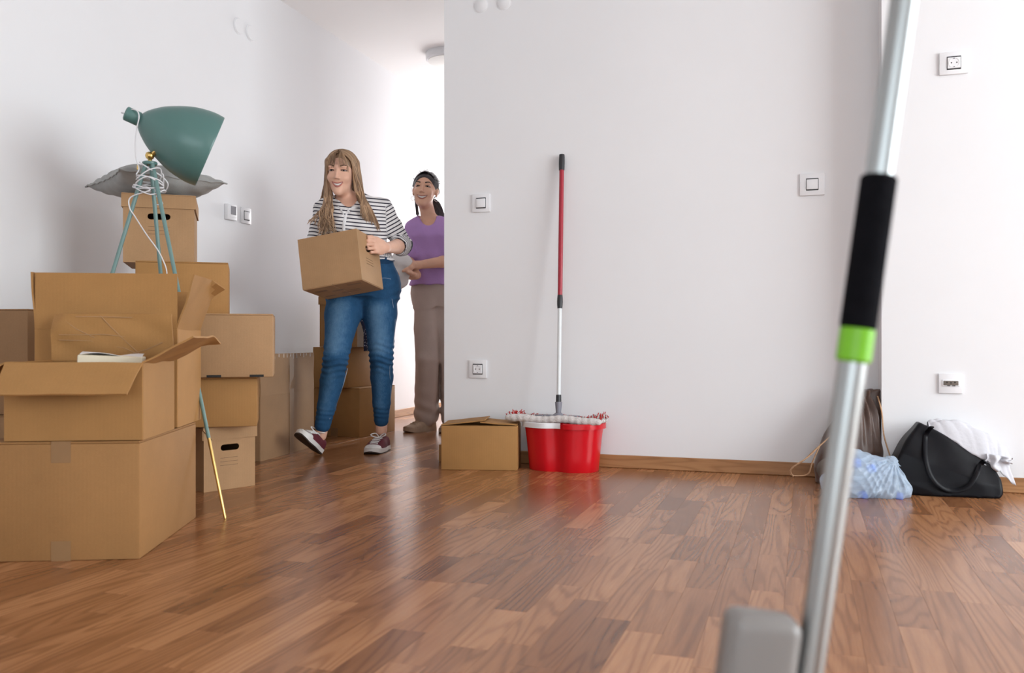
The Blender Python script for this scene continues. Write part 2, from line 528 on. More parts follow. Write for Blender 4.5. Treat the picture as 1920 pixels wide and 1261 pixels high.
M_teal = pm('teal_lacquer', (0.088, 0.188, 0.174), 0.32, var=0.02, vscale=3, bump=0.02, bscale=300, bdist=0.001)
M_teal_in = pm('shade_inside_white', (0.80, 0.80, 0.78), 0.5, var=0.02)
M_brass = pm('brass', (0.70, 0.48, 0.17), 0.28, 1.0, var=0.06, vscale=20)
M_cable = pm('white_cable', (0.74, 0.73, 0.75), 0.45, var=0.02)
M_pillow = pm('grey_cotton', (0.32, 0.322, 0.312), 0.9, var=0.10, vscale=10, bump=0.25, bscale=260, sheen=0.2, bdist=0.003)
M_red = pm('red_plastic', (0.60, 0.004, 0.012), 0.24, var=0.03, vscale=4, bump=0.03, bscale=12, bdist=0.004)
M_redtube = pm('red_lacquered_tube', (0.36, 0.012, 0.030), 0.30, var=0.05, vscale=8)
M_whitepl = pm('white_plastic', (0.80, 0.80, 0.82), 0.35, var=0.01)
M_whitetube = pm('white_tube', (0.72, 0.75, 0.76), 0.35, var=0.01)
M_greypl = pm('grey_plastic', (0.20, 0.20, 0.235), 0.45, var=0.04)
M_blackpl = pm('black_plastic', (0.018, 0.018, 0.022), 0.42, var=0.1)
M_fleece_w = pm('mop_fleece_white', (0.70, 0.66, 0.64), 0.95, var=0.15, vscale=60, bump=0.8, bscale=240, bdist=0.006)
M_fleece_r = pm('mop_fleece_red', (0.50, 0.020, 0.020), 0.9, var=0.2, vscale=60, bump=0.6, bscale=240, bdist=0.006)
M_alu = pm('brushed_aluminium', (0.40, 0.42, 0.42), 0.34, 1.0, var=0.05, vscale=60, stretch=(1, 1, 0.03))
M_foam = pm('black_foam', (0.006, 0.006, 0.008), 0.95, var=0.2, vscale=60, bump=0.3, bscale=300, spec=0.08)
M_green = pm('lime_plastic', (0.19, 0.55, 0.010), 0.4, var=0.03)
M_greytank = pm('grey_tank_plastic', (0.24, 0.225, 0.215), 0.35, var=0.04)
M_leather = pm('black_leather', (0.004, 0.004, 0.006), 0.38, spec=0.16, var=0.2, vscale=30, bump=0.12, bscale=420, bdist=0.001)
M_cloth_w = pm('white_cloth', (0.58, 0.575, 0.61), 0.9, var=0.03, vscale=10, bump=0.1, bscale=90)
M_satin = pm('brown_satin', (0.080, 0.042, 0.029), 0.36, var=0.12, vscale=14, sheen=0.2)
M_taupe = pm('taupe_cloth', (0.15, 0.125, 0.105), 0.75, var=0.10, vscale=14)
M_twine = pm('tan_cord', (0.50, 0.30, 0.17), 0.8, var=0.25, vscale=200)
M_cap = pm('blue_cap', (0.035, 0.16, 0.70), 0.4, var=0.03)
M_dark = pm('dark_recess', (0.02, 0.018, 0.016), 0.8, var=0.1)
M_screen = pm('grey_lcd', (0.24, 0.24, 0.26), 0.2, var=0.02)
M_paper = pm('cream_paper', (0.74, 0.66, 0.50), 0.8, var=0.04, vscale=12)
M_paperw = pm('white_paper', (0.76, 0.73, 0.72), 0.75, var=0.03, vscale=12, bump=0.1, bscale=20)
def plastic_bag():
    m, nt, b = new_mat('thin_bag_film'); L = nt.links.new
    out = nt.nodes['Material Output']
    b.inputs['Base Color'].default_value = (0.68, 0.83, 1.0, 1); b.inputs['Roughness'].default_value = 0.16
    tr = nd(nt, 'ShaderNodeBsdfTransparent'); tr.inputs['Color'].default_value = (0.93, 0.97, 1.0, 1)
    tl = nd(nt, 'ShaderNodeBsdfTranslucent'); tl.inputs['Color'].default_value = (0.80, 0.90, 1.0, 1)
    tc = nd(nt, 'ShaderNodeTexCoord')
    mp = nd(nt, 'ShaderNodeMapping'); mp.inputs['Scale'].default_value = (6, 6, 22); mp.inputs['Rotation'].default_value = (0, 0.35, 0)
    L(tc.outputs['Object'], mp.inputs['Vector'])
    n = nd(nt, 'ShaderNodeTexNoise', inp={'Scale': 3.0, 'Detail': 5.0, 'Roughness': 0.6}); L(mp.outputs[0], n.inputs['Vector'])
    bp = nd(nt, 'ShaderNodeBump', inp={'Strength': 0.12, 'Distance': 0.01}); L(n.outputs['Fac'], bp.inputs['Height']); L(bp.outputs['Normal'], b.inputs['Normal'])
    m1 = nd(nt, 'ShaderNodeMixShader', inp={0: 0.35}); L(b.outputs[0], m1.inputs[1]); L(tl.outputs[0], m1.inputs[2])
    f = ramp(nt, n.outputs['Fac'], [(0.35, (0.50,) * 3), (0.65, (0.38,) * 3)])
    m2 = nd(nt, 'ShaderNodeMixShader'); L(f, m2.inputs[0]); L(m1.outputs[0], m2.inputs[1]); L(tr.outputs[0], m2.inputs[2])
    L(m2.outputs[0], out.inputs['Surface'])
    return m
M_bag = plastic_bag()
def clear_glass(name, tint, mixf):
    m, nt, b = new_mat(name); L = nt.links.new
    out = nt.nodes['Material Output']
    tr = nd(nt, 'ShaderNodeBsdfTransparent'); tr.inputs['Color'].default_value = (*tint, 1)
    gl = nd(nt, 'ShaderNodeBsdfGlossy', inp={'Roughness': 0.05})
    mx = nd(nt, 'ShaderNodeMixShader', inp={0: mixf}); L(tr.outputs[0], mx.inputs[1]); L(gl.outputs[0], mx.inputs[2]); L(mx.outputs[0], out.inputs['Surface'])
    return m
M_glass = clear_glass('window_glass', (0.97, 0.98, 0.98), 0.05)
M_pet = clear_glass('clear_bottle', (0.93, 0.97, 1.0), 0.22)
# people
M_skin1 = pm('skin_light', (0.74, 0.44, 0.32), 0.48, var=0.05, vscale=14, sss=0.12, spec=0.35)
M_skin2 = pm('skin_medium', (0.72, 0.41, 0.285), 0.46, var=0.05, vscale=14, sss=0.12, spec=0.35)
M_lip1 = pm('lip_rose', (0.46, 0.150, 0.125), 0.45, var=0.05)
M_lip2 = pm('lip_brown_rose', (0.42, 0.150, 0.110), 0.45, var=0.05)
M_teeth = pm('teeth', (0.86, 0.83, 0.79), 0.3, var=0.02)
M_mouth = pm('mouth_lining', (0.07, 0.015, 0.014), 0.6, var=0.1)
M_eye = pm('eye_white', (0.34, 0.30, 0.29), 0.3, var=0.02)
M_iris = pm('dark_iris', (0.020, 0.014, 0.012), 0.2, var=0.1)
M_lash = pm('dark_lashes', (0.018, 0.012, 0.010), 0.7, var=0.1)
M_brow1 = pm('light_brown_brow', (0.135, 0.075, 0.045), 0.8, var=0.2, vscale=200)
M_brow2 = pm('black_brow', (0.018, 0.014, 0.014), 0.8, var=0.2, vscale=200)
def hair_mat(name, dark, light, rough=0.38):
    m, nt, b = new_mat(name); L = nt.links.new
    a = nd(nt, 'ShaderNodeAttribute', attribute_type='GEOMETRY', attribute_name='tone')
    c = ramp(nt, a.outputs['Fac'], [(0.0, dark), (1.0, light)])
    L(c, b.inputs['Base Color']); b.inputs['Roughness'].default_value = rough; b.inputs['Specular IOR Level'].default_value = 0.4
    return m
M_hair1 = hair_mat('hair_dark_blonde', (0.085, 0.040, 0.020), (0.56, 0.36, 0.215))
M_hair2 = hair_mat('hair_black', (0.007, 0.006, 0.008), (0.060, 0.046, 0.048), 0.36)
def stripes_mat():
    m, nt, b = new_mat('striped_jersey'); L = nt.links.new
    a = nd(nt, 'ShaderNodeAttribute', attribute_type='GEOMETRY', attribute_name='stripe')
    fr = nd(nt, 'ShaderNodeMath', operation='FRACT'); L(a.outputs['Fac'], fr.inputs[0])
    c = ramp(nt, fr.outputs[0], [(0.0, (0.79, 0.77, 0.77)), (0.64, (0.79, 0.77, 0.77)), (0.68, (0.030, 0.026, 0.045)), (0.96, (0.030, 0.026, 0.045)), (1.0, (0.79, 0.77, 0.77))])
    L(c, b.inputs['Base Color']); b.inputs['Roughness'].default_value = 0.9; b.inputs['Specular IOR Level'].default_value = 0.2
    return m
M_stripe = stripes_mat()
M_cuff = pm('white_rib_knit', (0.76, 0.75, 0.76), 0.9, var=0.03)
def denim_mat():
    m, nt, b = new_mat('blue_denim'); L = nt.links.new
    a = nd(nt, 'ShaderNodeAttribute', attribute_type='GEOMETRY', attribute_name='fade')
    tc = nd(nt, 'ShaderNodeTexCoord')
    n = nd(nt, 'ShaderNodeTexNoise', inp={'Scale': 34.0, 'Detail': 6.0, 'Roughness': 0.7}); L(tc.outputs['Object'], n.inputs['Vector'])
    mp = nd(nt, 'ShaderNodeMapping'); mp.inputs['Scale'].default_value = (300, 300, 40); L(tc.outputs['Object'], mp.inputs['Vector'])
    n2 = nd(nt, 'ShaderNodeTexNoise', inp={'Scale': 1.0, 'Detail': 3.0}); L(mp.outputs[0], n2.inputs['Vector'])
    mx = nd(nt, 'ShaderNodeMix', data_type='FLOAT', inp={0: 0.4}); L(n.outputs['Fac'], mx.inputs[2]); L(n2.outputs['Fac'], mx.inputs[3])
    sb = nd(nt, 'ShaderNodeMath', operation='MULTIPLY_ADD', inp={1: 0.9, 2: -0.45}); L(mx.outputs[0], sb.inputs[0])
    ad = nd(nt, 'ShaderNodeMath', operation='ADD'); L(a.outputs['Fac'], ad.inputs[0]); L(sb.outputs[0], ad.inputs[1])
    c = ramp(nt, ad.outputs[0], [(0.0, (0.010, 0.040, 0.095)), (0.45, (0.022, 0.085, 0.185)), (1.0, (0.105, 0.215, 0.350))])
    L(c, b.inputs['Base Color']); b.inputs['Roughness'].default_value = 0.85; b.inputs['Specular IOR Level'].default_value = 0.2
    return m
M_denim = denim_mat()
M_stitch = pm('denim_stitching', (0.26, 0.34, 0.44), 0.8, var=0.1)
M_maroon = pm('maroon_canvas', (0.115, 0.010, 0.022), 0.85, var=0.1, vscale=40, bump=0.2, bscale=300)
M_rubber = pm('white_rubber', (0.74, 0.72, 0.70), 0.5, var=0.03)
M_sole = pm('dark_brown_sole', (0.030, 0.018, 0.014), 0.7, var=0.2, vscale=60, bump=0.5, bscale=180)
M_lace = pm('white_lace', (0.76, 0.75, 0.74), 0.8, var=0.03)
M_purple = pm('lilac_cotton', (0.45, 0.26, 0.56), 0.9, var=0.05, vscale=8, bump=0.1, bscale=120)
M_beige = pm('beige_trousers', (0.52, 0.41, 0.36), 0.85, var=0.06, vscale=8, bump=0.08, bscale=120)
M_suede = pm('beige_suede', (0.46, 0.33, 0.235), 0.85, var=0.12, vscale=30)
M_silver = pm('silver', (0.75, 0.74, 0.72), 0.2, 1.0, var=0.02)
def dots_mat():
    m, nt, b = new_mat('navy_flecked_cloth'); L = nt.links.new
    tc = nd(nt, 'ShaderNodeTexCoord')
    v = nd(nt, 'ShaderNodeTexVoronoi', inp={'Scale': 95.0}); L(tc.outputs['Object'], v.inputs['Vector'])
    c = ramp(nt, v.outputs['Distance'], [(0.0, (0.55, 0.55, 0.62)), (0.20, (0.40, 0.40, 0.48)), (0.26, (0.012, 0.014, 0.040)), (1.0, (0.012, 0.014, 0.040))])
    L(c, b.inputs['Base Color']); b.inputs['Roughness'].default_value = 0.9
    return m
M_navy = dots_mat()

# ---------------------------------------------------------------- the room
XL, XR, YB, YF, YN, YE, ZC = -2.95, 4.0, -3.2, 3.94, 3.77, 8.2, 2.60
XH, XNE = -1.68, 0.289                    # free end of the front wall; corner where the nearer wall starts
def slab(name, x0, x1, y0, y1, z0, z1, mat, kind='structure', parent=None):
    return MB().box(((x0 + x1) / 2, (y0 + y1) / 2, (z0 + z1) / 2), (x1 - x0, y1 - y0, z1 - z0)).build(name, mat, parent, kind=kind)
floor = slab('floor', XL - .15, XR + .15, YB - .15, YE + .15, -0.06, -0.011, M_dark)
slab('ceiling', XL - .15, XR + .15, YB - .15, YE + .15, ZC, ZC + 0.12, M_ceil)
slab('wall_left', XL - .15, XL, YB - .15, YE + .15, -0.011, ZC, M_wall)
slab('wall_front', XH, XNE + .05, YF, YF + .18, -0.011, ZC, M_wall)
slab('wall_alcove', XNE, XR + .15, YN, YF + .18, -0.011, ZC, M_wall)
slab('wall_hall', XH, XH + .18, YF + .18, YE, -0.011, ZC, M_wall)
def wall_open(name, axis, pos, t, a0, a1, holes):
    """wall with rectangular openings; axis = normal axis, holes = [(a0,a1,z0,z1)]"""
    m = MB()
    def bx(u0, u1, z0, z1):
        if u1 - u0 < 1e-4 or z1 - z0 < 1e-4: return
        if axis == 'x': m.box((pos + t / 2, (u0 + u1) / 2, (z0 + z1) / 2), (abs(t), u1 - u0, z1 - z0))
        else: m.box(((u0 + u1) / 2, pos + t / 2, (z0 + z1) / 2), (u1 - u0, abs(t), z1 - z0))
    u = a0
    for (h0, h1, z0, z1) in holes:
        bx(u, h0, -0.011, ZC); bx(h0, h1, -0.011, z0); bx(h0, h1, z1, ZC); u = h1
    bx(u, a1, -0.011, ZC)
    return m.build(name, M_wall, kind='structure')
wall_open('wall_right', 'x', XR, 0.15, YB - .15, YN, [(-0.1, 3.1, 0.25, 2.45)])
wall_open('wall_back', 'y', YB, -0.15, XL, XR, [(-1.6, 2.4, 0.25, 2.45)])
wall_open('wall_end', 'y', YE, 0.15, XL, XH + .18, [(-2.75, -1.78, 0.02, 2.35)])
def window(name, axis, pos, a0, a1, z0, z1, n):
    fr = MB(); w = 0.055
    def bx(mb, u0, u1, y0, y1, th):
        if axis == 'x': mb.box((pos, (u0 + u1) / 2, (y0 + y1) / 2), (th, u1 - u0, y1 - y0))
        else: mb.box(((u0 + u1) / 2, pos, (y0 + y1) / 2), (u1 - u0, th, y1 - y0))
    bx(fr, a0, a1, z0, z0 + w, .07); bx(fr, a0, a1, z1 - w, z1, .07)
    st = (a1 - a0) / n
    for i in range(n + 1):
        u = min(max(a0 + i * st - w / 2, a0), a1 - w); bx(fr, u, u + w, z0 + w, z1 - w, .065)
    f = fr.build(name, M_whitepl, kind='structure')
    for i in range(n):
        g = MB(); bx(g, a0 + i * st + w / 2, a0 + (i + 1) * st - w / 2, z0 + w, z1 - w, .008); g.build('pane', M_glass, f)
window('window_1', 'x', XR + 0.02, -0.1, 3.1, 0.25, 2.45, 3)
window('window_2', 'y', YB - 0.02, -1.6, 2.4, 0.25, 2.45, 4)
window('window_3', 'y', YE + 0.02, -2.75, -1.78, 0.02, 2.35, 1)
BH, BT = 0.058, 0.013
def baseboard(name, x0, x1, y0, y1):
    m = MB(); m.box(((x0 + x1) / 2, (y0 + y1) / 2, BH / 2 + .0005), (x1 - x0, y1 - y0, BH), bev=.0025)
    return m.build(name, M_base, kind='structure')
baseboard('baseboard_front', XH + .001, XNE - .0005, YF - BT, YF - .0002)
baseboard('baseboard_alcove', XNE, XR - .001, YN - BT, YN - .0002)
M_base_y = wood_mat('oak_baseboard_side', (0.22, 0.095, 0.032), (0.36, 0.17, 0.065), (0.46, 0.24, 0.10), 0.42, along='Y', use_tone=False)
b_ = baseboard('baseboard_left', XL + .0002, XL + BT, YB, YE); b_.data.materials[0] = M_base_y
b_ = baseboard('baseboard_hall', XH - BT, XH - .0002, YF + .001, YE); b_.data.materials[0] = M_base_y

# oak strips: the ones that show largest are objects, the rest one joined part
SW = 0.0745
rng = random.Random(11)
strips = []
x = XL + 0.0
while x < XR:
    x1 = min(x + SW, XR); y = YB - rng.random() * .4
    while y < YE:
        ln = rng.choice((0.24, 0.30, 0.36, 0.42, 0.46, 0.52, 0.58))
        y0, y1 = max(y, YB), min(y + ln, YE)
        if y1 - y0 > .02: strips.append((x, x1, y0, y1, min(max(rng.gauss(.5, .20), 0.02), .98)))
        y += ln
    x = x1
def seen(st):
    xm, ym = (st[0] + st[1]) / 2, (st[2] + st[3]) / 2
    d = CS * ym - SN * xm; lat = CS * xm + SN * ym
    if d < 1.3: return 0
    px, py = CX + lat / d * FPX, HOR + CAM_H / d * FPX
    if px < -20 or px > 1940 or py > 1290: return 0
    if (px < 270 and py < 1050) or (ym > YF and xm > XH) or (ym > YN and xm > XNE): return 0
    return (st[3] - st[2]) / d ** 3
strips.sort(key=seen, reverse=True)
GAP = 0.00012
def strip_geo(st):
    x0, x1, y0, y1 = st[0] + GAP, st[1] - GAP, st[2] + GAP, st[3] - GAP
    c = 0.00025
    vs = [(x0, y0, -.011), (x1, y0, -.011), (x1, y1, -.011), (x0, y1, -.011), (x0, y0, -c), (x1, y0, -c), (x1, y1, -c), (x0, y1, -c),
          (x0 + c, y0 + c, 0), (x1 - c, y0 + c, 0), (x1 - c, y1 - c, 0), (x0 + c, y1 - c, 0)]
    fs = [(0, 1, 5, 4), (1, 2, 6, 5), (2, 3, 7, 6), (3, 0, 4, 7), (4, 5, 9, 8), (5, 6, 10, 9), (6, 7, 11, 10), (7, 4, 8, 11), (8, 9, 10, 11)]
    return vs, fs
share = {}
for st in strips[:300]:
    ln = round(st[3] - st[2], 4); wd = round(st[1] - st[0], 4)
    key = (ln, wd)
    if key not in share:
        vs, fs = strip_geo((-wd / 2, wd / 2, -ln / 2, ln / 2))
        me = bpy.data.meshes.new('plank'); me.from_pydata(vs, [], fs); me.materials.append(M_floor); share[key] = me
    o = link('plank', share[key], floor, loc=((st[0] + st[1]) / 2, (st[2] + st[3]) / 2, 0))
    o['tone'] = st[4]
m = MB(); m.att = []
for st in strips[300:]:
    vs, fs = strip_geo(st); m.add(vs, fs); m.att += [st[4]] * len(vs)
m.build('planks', M_floor, floor, kind='stuff')

# ---------------------------------------------------------------- wall fittings (origin on the wall, local -y faces the room)
def fit_front(px, py, y=YF): return Tr(PYP(px, py, y))
def fit_left(px, py): return Tr(PXP(px, py, XL)) @ Rz(PI / 2)
def plate(t, w, h, th=.009):
    MB().box((0, -th / 2, 0), (w, th, h), bev=.003, seg=2).build('plate', M_whitepl, t, smooth=.6)
def light_switch(M, label, w=.092, h=.088, group=None):
    t = thing('light_switch', label, 'switch', M=M, group=group); plate(t, w, h)
    MB().box((0, -.0095, 0), (.050, .003, .052), bev=.001).build('surround', M_blackpl, t)
    MB().box((0, -.012, 0), (.046, .007, .0425), bev=.0015, seg=2).build('rocker', M_whitepl, t, smooth=.6)
    return t
def socket(M, label, w=.092, h=.088):
    t = thing('power_socket', label, 'socket', M=M); plate(t, w, h)
    MB().box((0, -.0095, 0), (.050, .003, .052), bev=.001).build('surround', M_blackpl, t)
    ins = MB().box((0, -.0105, 0), (.046, .005, .0425), bev=.001).build('insert', M_whitepl, t)
    R = Tr(0, -.013, 0) @ Rx(PI / 2)
    MB().lathe([(.0195, -.001), (.0195, .0012), (.0175, .0012), (.0165, -.0006), (.0, -.0006)], 28, R).build('well', M_whitepl, t, smooth=.7)
    for sx in (-1, 1):
        MB().lathe([(.0026, -.001), (.0026, .0003), (0, .0003)], 10, Tr(sx * .0095, -.0128, 0) @ Rx(PI / 2)).build('pin_hole', M_dark, t)
        MB().box((0, -.0135, sx * .0165), (.005, .003, .003)).build('earth_clip', M_greypl, t)
    return t
light_switch(fit_front(903, 381), 'white light switch with dark surround left of the red mop handle')
socket(fit_front(897, 691.5), 'white round-well power socket low on the wall above the small carton')
light_switch(fit_front(1523, 346), 'white light switch on the front wall left of the black foam grip', .102, .094)
socket(fit_front(1788, 119, YN), 'white power socket high on the nearer right wall', .104, .088)
light_switch(fit_left(460, 404.5), 'white light switch on the left wall, right of the thermostat', .088, .088)
t = thing('power_socket', 'white power socket with pill-shaped insert above the black tote bag', 'socket', M=fit_front(1782, 718.5, YN))
plate(t, .086, .078)
MB().box((0, -.010, .002), (.062, .006, .026), bev=.0028, seg=3).build('insert', M_whitepl, t, smooth=.6)
MB().box((0, -.0115, .002), (.054, .006, .018), bev=.0028, seg=3).build('well', M_taupe, t, smooth=.6)
for hx, hz in ((-.014, .005), (.014, .005), (0, .003)):
    MB().lathe([(.0028, -.001), (.0028, .0008), (0, .0008)], 10, Tr(hx, -.0145, hz) @ Rx(PI / 2)).build('pin_hole', M_dark, t)
for hx in (-.008, .010):
    MB().box((hx, -.0132, -.0085), (.011, .002, .003)).build('slot', M_dark, t)
t = thing('thermostat', 'small white wall thermostat with grey screen beside the pillow', 'thermostat', M=fit_left(429, 398))
MB().box((0, -.012, 0), (.082, .024, .084), bev=.004, seg=2).build('body', M_whitepl, t, smooth=.6)
MB().box((.008, -.0245, .010), (.044, .002, .046), bev=.0006).build('screen', M_screen, t)
MB().box((.005, -.0245, -.026), (.05, .0015, .004), bev=.0005).build('button_bar', M_whitepl, t)
for px, py, lb in ((447, 49, 'round white wall cover high on the left wall, nearer the window side'), (470, 62, 'round white wall cover high on the left wall, nearer the hallway')):
    t = thing('wall_cover', lb, 'wall cover', M=fit_left(px, py), group='round covers high on the left wall')
    MB().lathe([(.043, 0), (.043, .004), (.039, .008), (0, .009)], 36, Rx(PI / 2)).build('disc', M_wall, t, smooth=.6)
    MB().lathe([(.046, 0), (.046, .003), (.0425, .003), (.0425, 0)], 36, Rx(PI / 2), closed=True).build('trim_ring', M_whitepl, t, smooth=.6)
for px, py, lb in ((902, 10, 'round white cover at the top of the front wall, nearer the hallway'), (945, 5, 'round white cover at the top of the front wall, nearer the mop')):
    t = thing('wall_cover', lb, 'wall cover', M=fit_front(px, py), group='round covers high on the front wall')
    MB().lathe([(.033, 0), (.033, .003), (.030, .005), (0, .0055)], 36, Rx(PI / 2)).build('disc', M_wall, t, smooth=.6)
    MB().lathe([(.036, 0), (.036, .0022), (.0325, .0022), (.0325, 0)], 36, Rx(PI / 2), closed=True).build('trim_ring', M_wall, t, smooth=.6)
t = thing('ceiling_lamp', 'round white drum lamp on the hallway ceiling', 'lamp', loc=PD(840, 75, 6.12))
t.location.z = ZC
MB().lathe([(.155, 0), (.155, -.045), (.148, -.052), (.140, -.052), (.140, -.03)], 48).build('housing', M_whitepl, t, smooth=.6)
MB().lathe([(.140, -.030), (.140, -.056), (.10, -.066), (0, -.070)], 48).build('diffuser', M_teal_in, t, smooth=.9)

# ---------------------------------------------------------------- cardboard boxes
def sub(lat, d): return W(lat, d, 0)
def stadium(w, h, n=8):
    r = h / 2; p = []
    for i in range(n + 1):
        a = -PI / 2 + PI * i / n; p.append((w / 2 - r + r * math.cos(a), r * math.sin(a)))
    for i in range(n + 1):
        a = PI / 2 + PI * i / n; p.append((-w / 2 + r + r * math.cos(a), r * math.sin(a)))
    return p
def corner_frame(p, rot, w, dep, z):
    """frame centred on the base of a box whose front-right base corner is at p"""
    M = Tr(Vector((p[0], p[1], z))) @ Rz(rot)
    return M @ Tr(-w / 2, dep / 2, 0)
def carton(label, p, rot, w, dep, h, z=0.0, mat=None, M=None, tape=True, name='cardboard_box', group=None, tape_along='y', lift=0.0):
    """closed carton: body, two lid flaps meeting at a seam, tape over the seam and down the ends"""
    mat = mat or K_tan
    t = thing(name, label, 'box', M=M or corner_frame(p, rot, w, dep, z), group=group)
    MB().box((0, 0, (h - .006) / 2), (w, dep, h - .006), bev=.004, seg=2).build('body', mat, t, smooth=.5)
    for s in (-1, 1):
        if tape_along == 'y': MB().box((s * (w / 4 + .0006), 0, h - .0035), (w / 2 - .0025, dep - .001, .0055), bev=.0015).build('flap', mat, t)
        else: MB().box((0, s * (dep / 4 + .0006), h - .0035), (w - .001, dep / 2 - .0025, .0055), bev=.0015).build('flap', mat, t)
    if tape:
        m = MB()
        if tape_along == 'y':
            m.box((0, 0, h - .0002), (.05, dep + .001, .0012))
            for s in (-1, 1):
                MB().box((.0, s * (dep / 2 + .0004), h - .028), (.05, .001, .056)).build('tape', M_tape, t)
                MB().box((0, s * (dep / 2 + .0004), .026), (.05, .001, .052)).build('tape', M_tape, t)
        else:
            m.box((0, 0, h - .0002), (w + .001, .05, .0012))
            for s in (-1, 1):
                MB().box((s * (w / 2 + .0004), 0, h - .028), (.001, .05, .056)).build('tape', M_tape, t)
                MB().box((s * (w / 2 + .0004), 0, .026), (.001, .05, .052)).build('tape', M_tape, t)
        m.build('tape', M_tape, t)
    return t
def archive_box(label, M, w, dep, h, mat, lid=.055, name='archive_box', front_hole=True, hole_side='front', slant=True):
    """storage box with hand holes, printed lines and a loose lid; local -y is the front"""
    t = thing(name, label, 'box', M=M)
    T = .004; hb = h - .004
    hw, hh, hz = min(.085, w * .36), .024, hb - lid - .03
    ho = [(x, z + hz) for x, z in stadium(hw, hh)]
    m = MB()
    for s in (-1, 1):
        m.panel([(-w / 2, 0), (w / 2, 0), (w / 2, hb), (-w / 2, hb)], ho if hole_side in ('front', 'both') else None, T, Tr(0, s * (dep / 2 - T / 2), 0))
        o2 = [(x, z + hz) for x, z in stadium(min(.085, dep * .36), hh)]
        m.panel([(-dep / 2 + T, 0), (dep / 2 - T, 0), (dep / 2 - T, hb), (-dep / 2 + T, hb)], o2 if hole_side in ('side', 'both') else None, T, Tr(s * (w / 2 - T / 2), 0, 0) @ Rz(PI / 2))
    m.box((0, 0, T / 2), (w - 2 * T, dep - 2 * T, T))
    m.build('body', mat, t)
    l = MB(); lw, ld = w + .012, dep + .012
    l.box((0, 0, h - .0025), (lw, ld, .005), bev=.0015)
    if slant:
        prof = [(-lw / 2, h - .005), (lw / 2, h - .005), (lw / 2, h - lid), (-lw / 2 + lid * .75, h - lid), (-lw / 2, h - .012)]
    else:
        prof = [(-lw / 2, h - .005), (lw / 2, h - .005), (lw / 2, h - lid), (-lw / 2, h - lid)]
    for s in (-1, 1):
        l.panel(prof, None, .0045, Tr(0, s * (ld / 2 - .0023), 0))
        l.box((s * (lw / 2 - .0023), 0, h - .005 - (lid - .005) / 2), (.0045, ld - .01, lid - .005))
    l.build('lid', mat, t)
    for i in range(3):
        if hole_side in ('front', 'both'): MB().box((-.004 if slant else 0, -dep / 2 - .0004, hz - .040 - i * .0145), (hw * .95, .0008, .0011)).build('printed_line', M_print, t)
        if hole_side in ('side', 'both'): MB().box((w / 2 + .0004, 0, hz - .040 - i * .0145), (.0008, hw * .95, .0011)).build('printed_line', M_print, t)
    return t
def flap_sheet(w, ln, t=.005, skew=0.0, fold=None, rough=0.0, seed=0, nu=14, nv=8):
    """cardboard flap in local x (width) / z (length), hinge at z=0, optionally creased"""
    r = random.Random(seed); ph = [r.uniform(0, 6) for _ in range(4)]
    def fn(u, v):
        x = (u - .5) * w + skew * v * (1 if u > .5 else -1) * abs(u - .5) * 2
        z = v * ln
        y = rough * (math.sin(u * 7 + ph[0]) * math.sin(v * 5 + ph[1]) + .6 * math.sin(u * 13 - v * 9 + ph[2]))
        if fold:                                   # dog-eared corner
            fx, fz, ang = fold
            k = (x - (w / 2 - fx)) / fx + (z - (ln - fz)) / fz
            if k > 1: y -= (k - 1) * fx * math.sin(ang) * .8; x -= (k - 1) * fx * (1 - math.cos(ang)) * .5; z -= (k - 1) * fz * (1 - math.cos(ang)) * .5
        return (x, y, z)
    return MB().sheet(fn, nu, nv, thick=t)
def open_box(label, M, w, dep, h, mat, flaps, name='open_cardboard_box', cat='box'):
    """open carton: four walls, floor, hinged flaps {side: (angle from upright outward, length, kwargs)}"""
    t = thing(name, label, cat, M=M); T = .005
    m = MB()
    for s in (-1, 1):
        m.box((0, s * (dep / 2 - T / 2), h / 2), (w, T, h), bev=.0015)
        m.box((s * (w / 2 - T / 2), 0, h / 2), (T, dep - 2 * T, h), bev=.0)
    m.box((0, 0, T / 2), (w - 2 * T, dep - 2 * T, T))
    m.build('body', mat, t)
    for side, (ang, ln, kw) in flaps.items():
        ww = w if side in ('front', 'back') else dep
        base = {'front': Tr(0, -dep / 2 + T / 2, h), 'back': Tr(0, dep / 2 - T / 2, h) @ Rz(PI), 'right': Tr(w / 2 - T / 2, 0, h) @ Rz(PI / 2), 'left': Tr(-w / 2 + T / 2, 0, h) @ Rz(-PI / 2)}[side]
        o = flap_sheet(ww - .004, ln, **kw).build('flap', mat, t, smooth=.5)
        o.matrix_local = base @ Rx(rad(ang))
    return t

RB = YAW + rad(5.0)
pA = GR(262, 1048)
tA = carton('large taped carton on the floor at the front left, under the two open boxes', pA, RB, .402, .545, .3145, mat=K_brown, tape_along='y')
pB1 = PD(268, 825, 2.326)
tB1 = open_box('open flat carton with flaps folded out, in front on the large taped carton', corner_frame(pB1, RB + rad(1), .353, .30, .315), .353, .30, .2065, K_orange,
               {'front': (132, .118, dict(rough=.0012, seed=1, skew=-.012)), 'right': (62, .150, dict(rough=.002, seed=2, fold=(.05, .05, .5))),
                'back': (-7, .140, dict(rough=.0024, seed=3, fold=(.05, .06, .7), nu=26, nv=16)), 'left': (118, .130, dict(rough=.001, seed=4))})
cr = MB()
for pts in (((-.150, .062), (-.06, .060), (-.03, .047), (.03, .040), (.09, .012)), ((-.150, .078), (-.08, .078), (-.02, .079), (.04, .072)), ((-.03, .135), (.0, .100), (.04, .058), (.08, .018)), ((-.13, .120), (-.10, .095), (-.05, .070)), ((.05, .020), (.10, .034), (.145, .055)), ((-.10, .132), (-.045, .132), (.06, .130))):
    cr.tube([(-x, .0030, z) for x, z in pts], .0012, 5)
fb = [c for c in tB1.children if c.name.startswith('flap')][2]
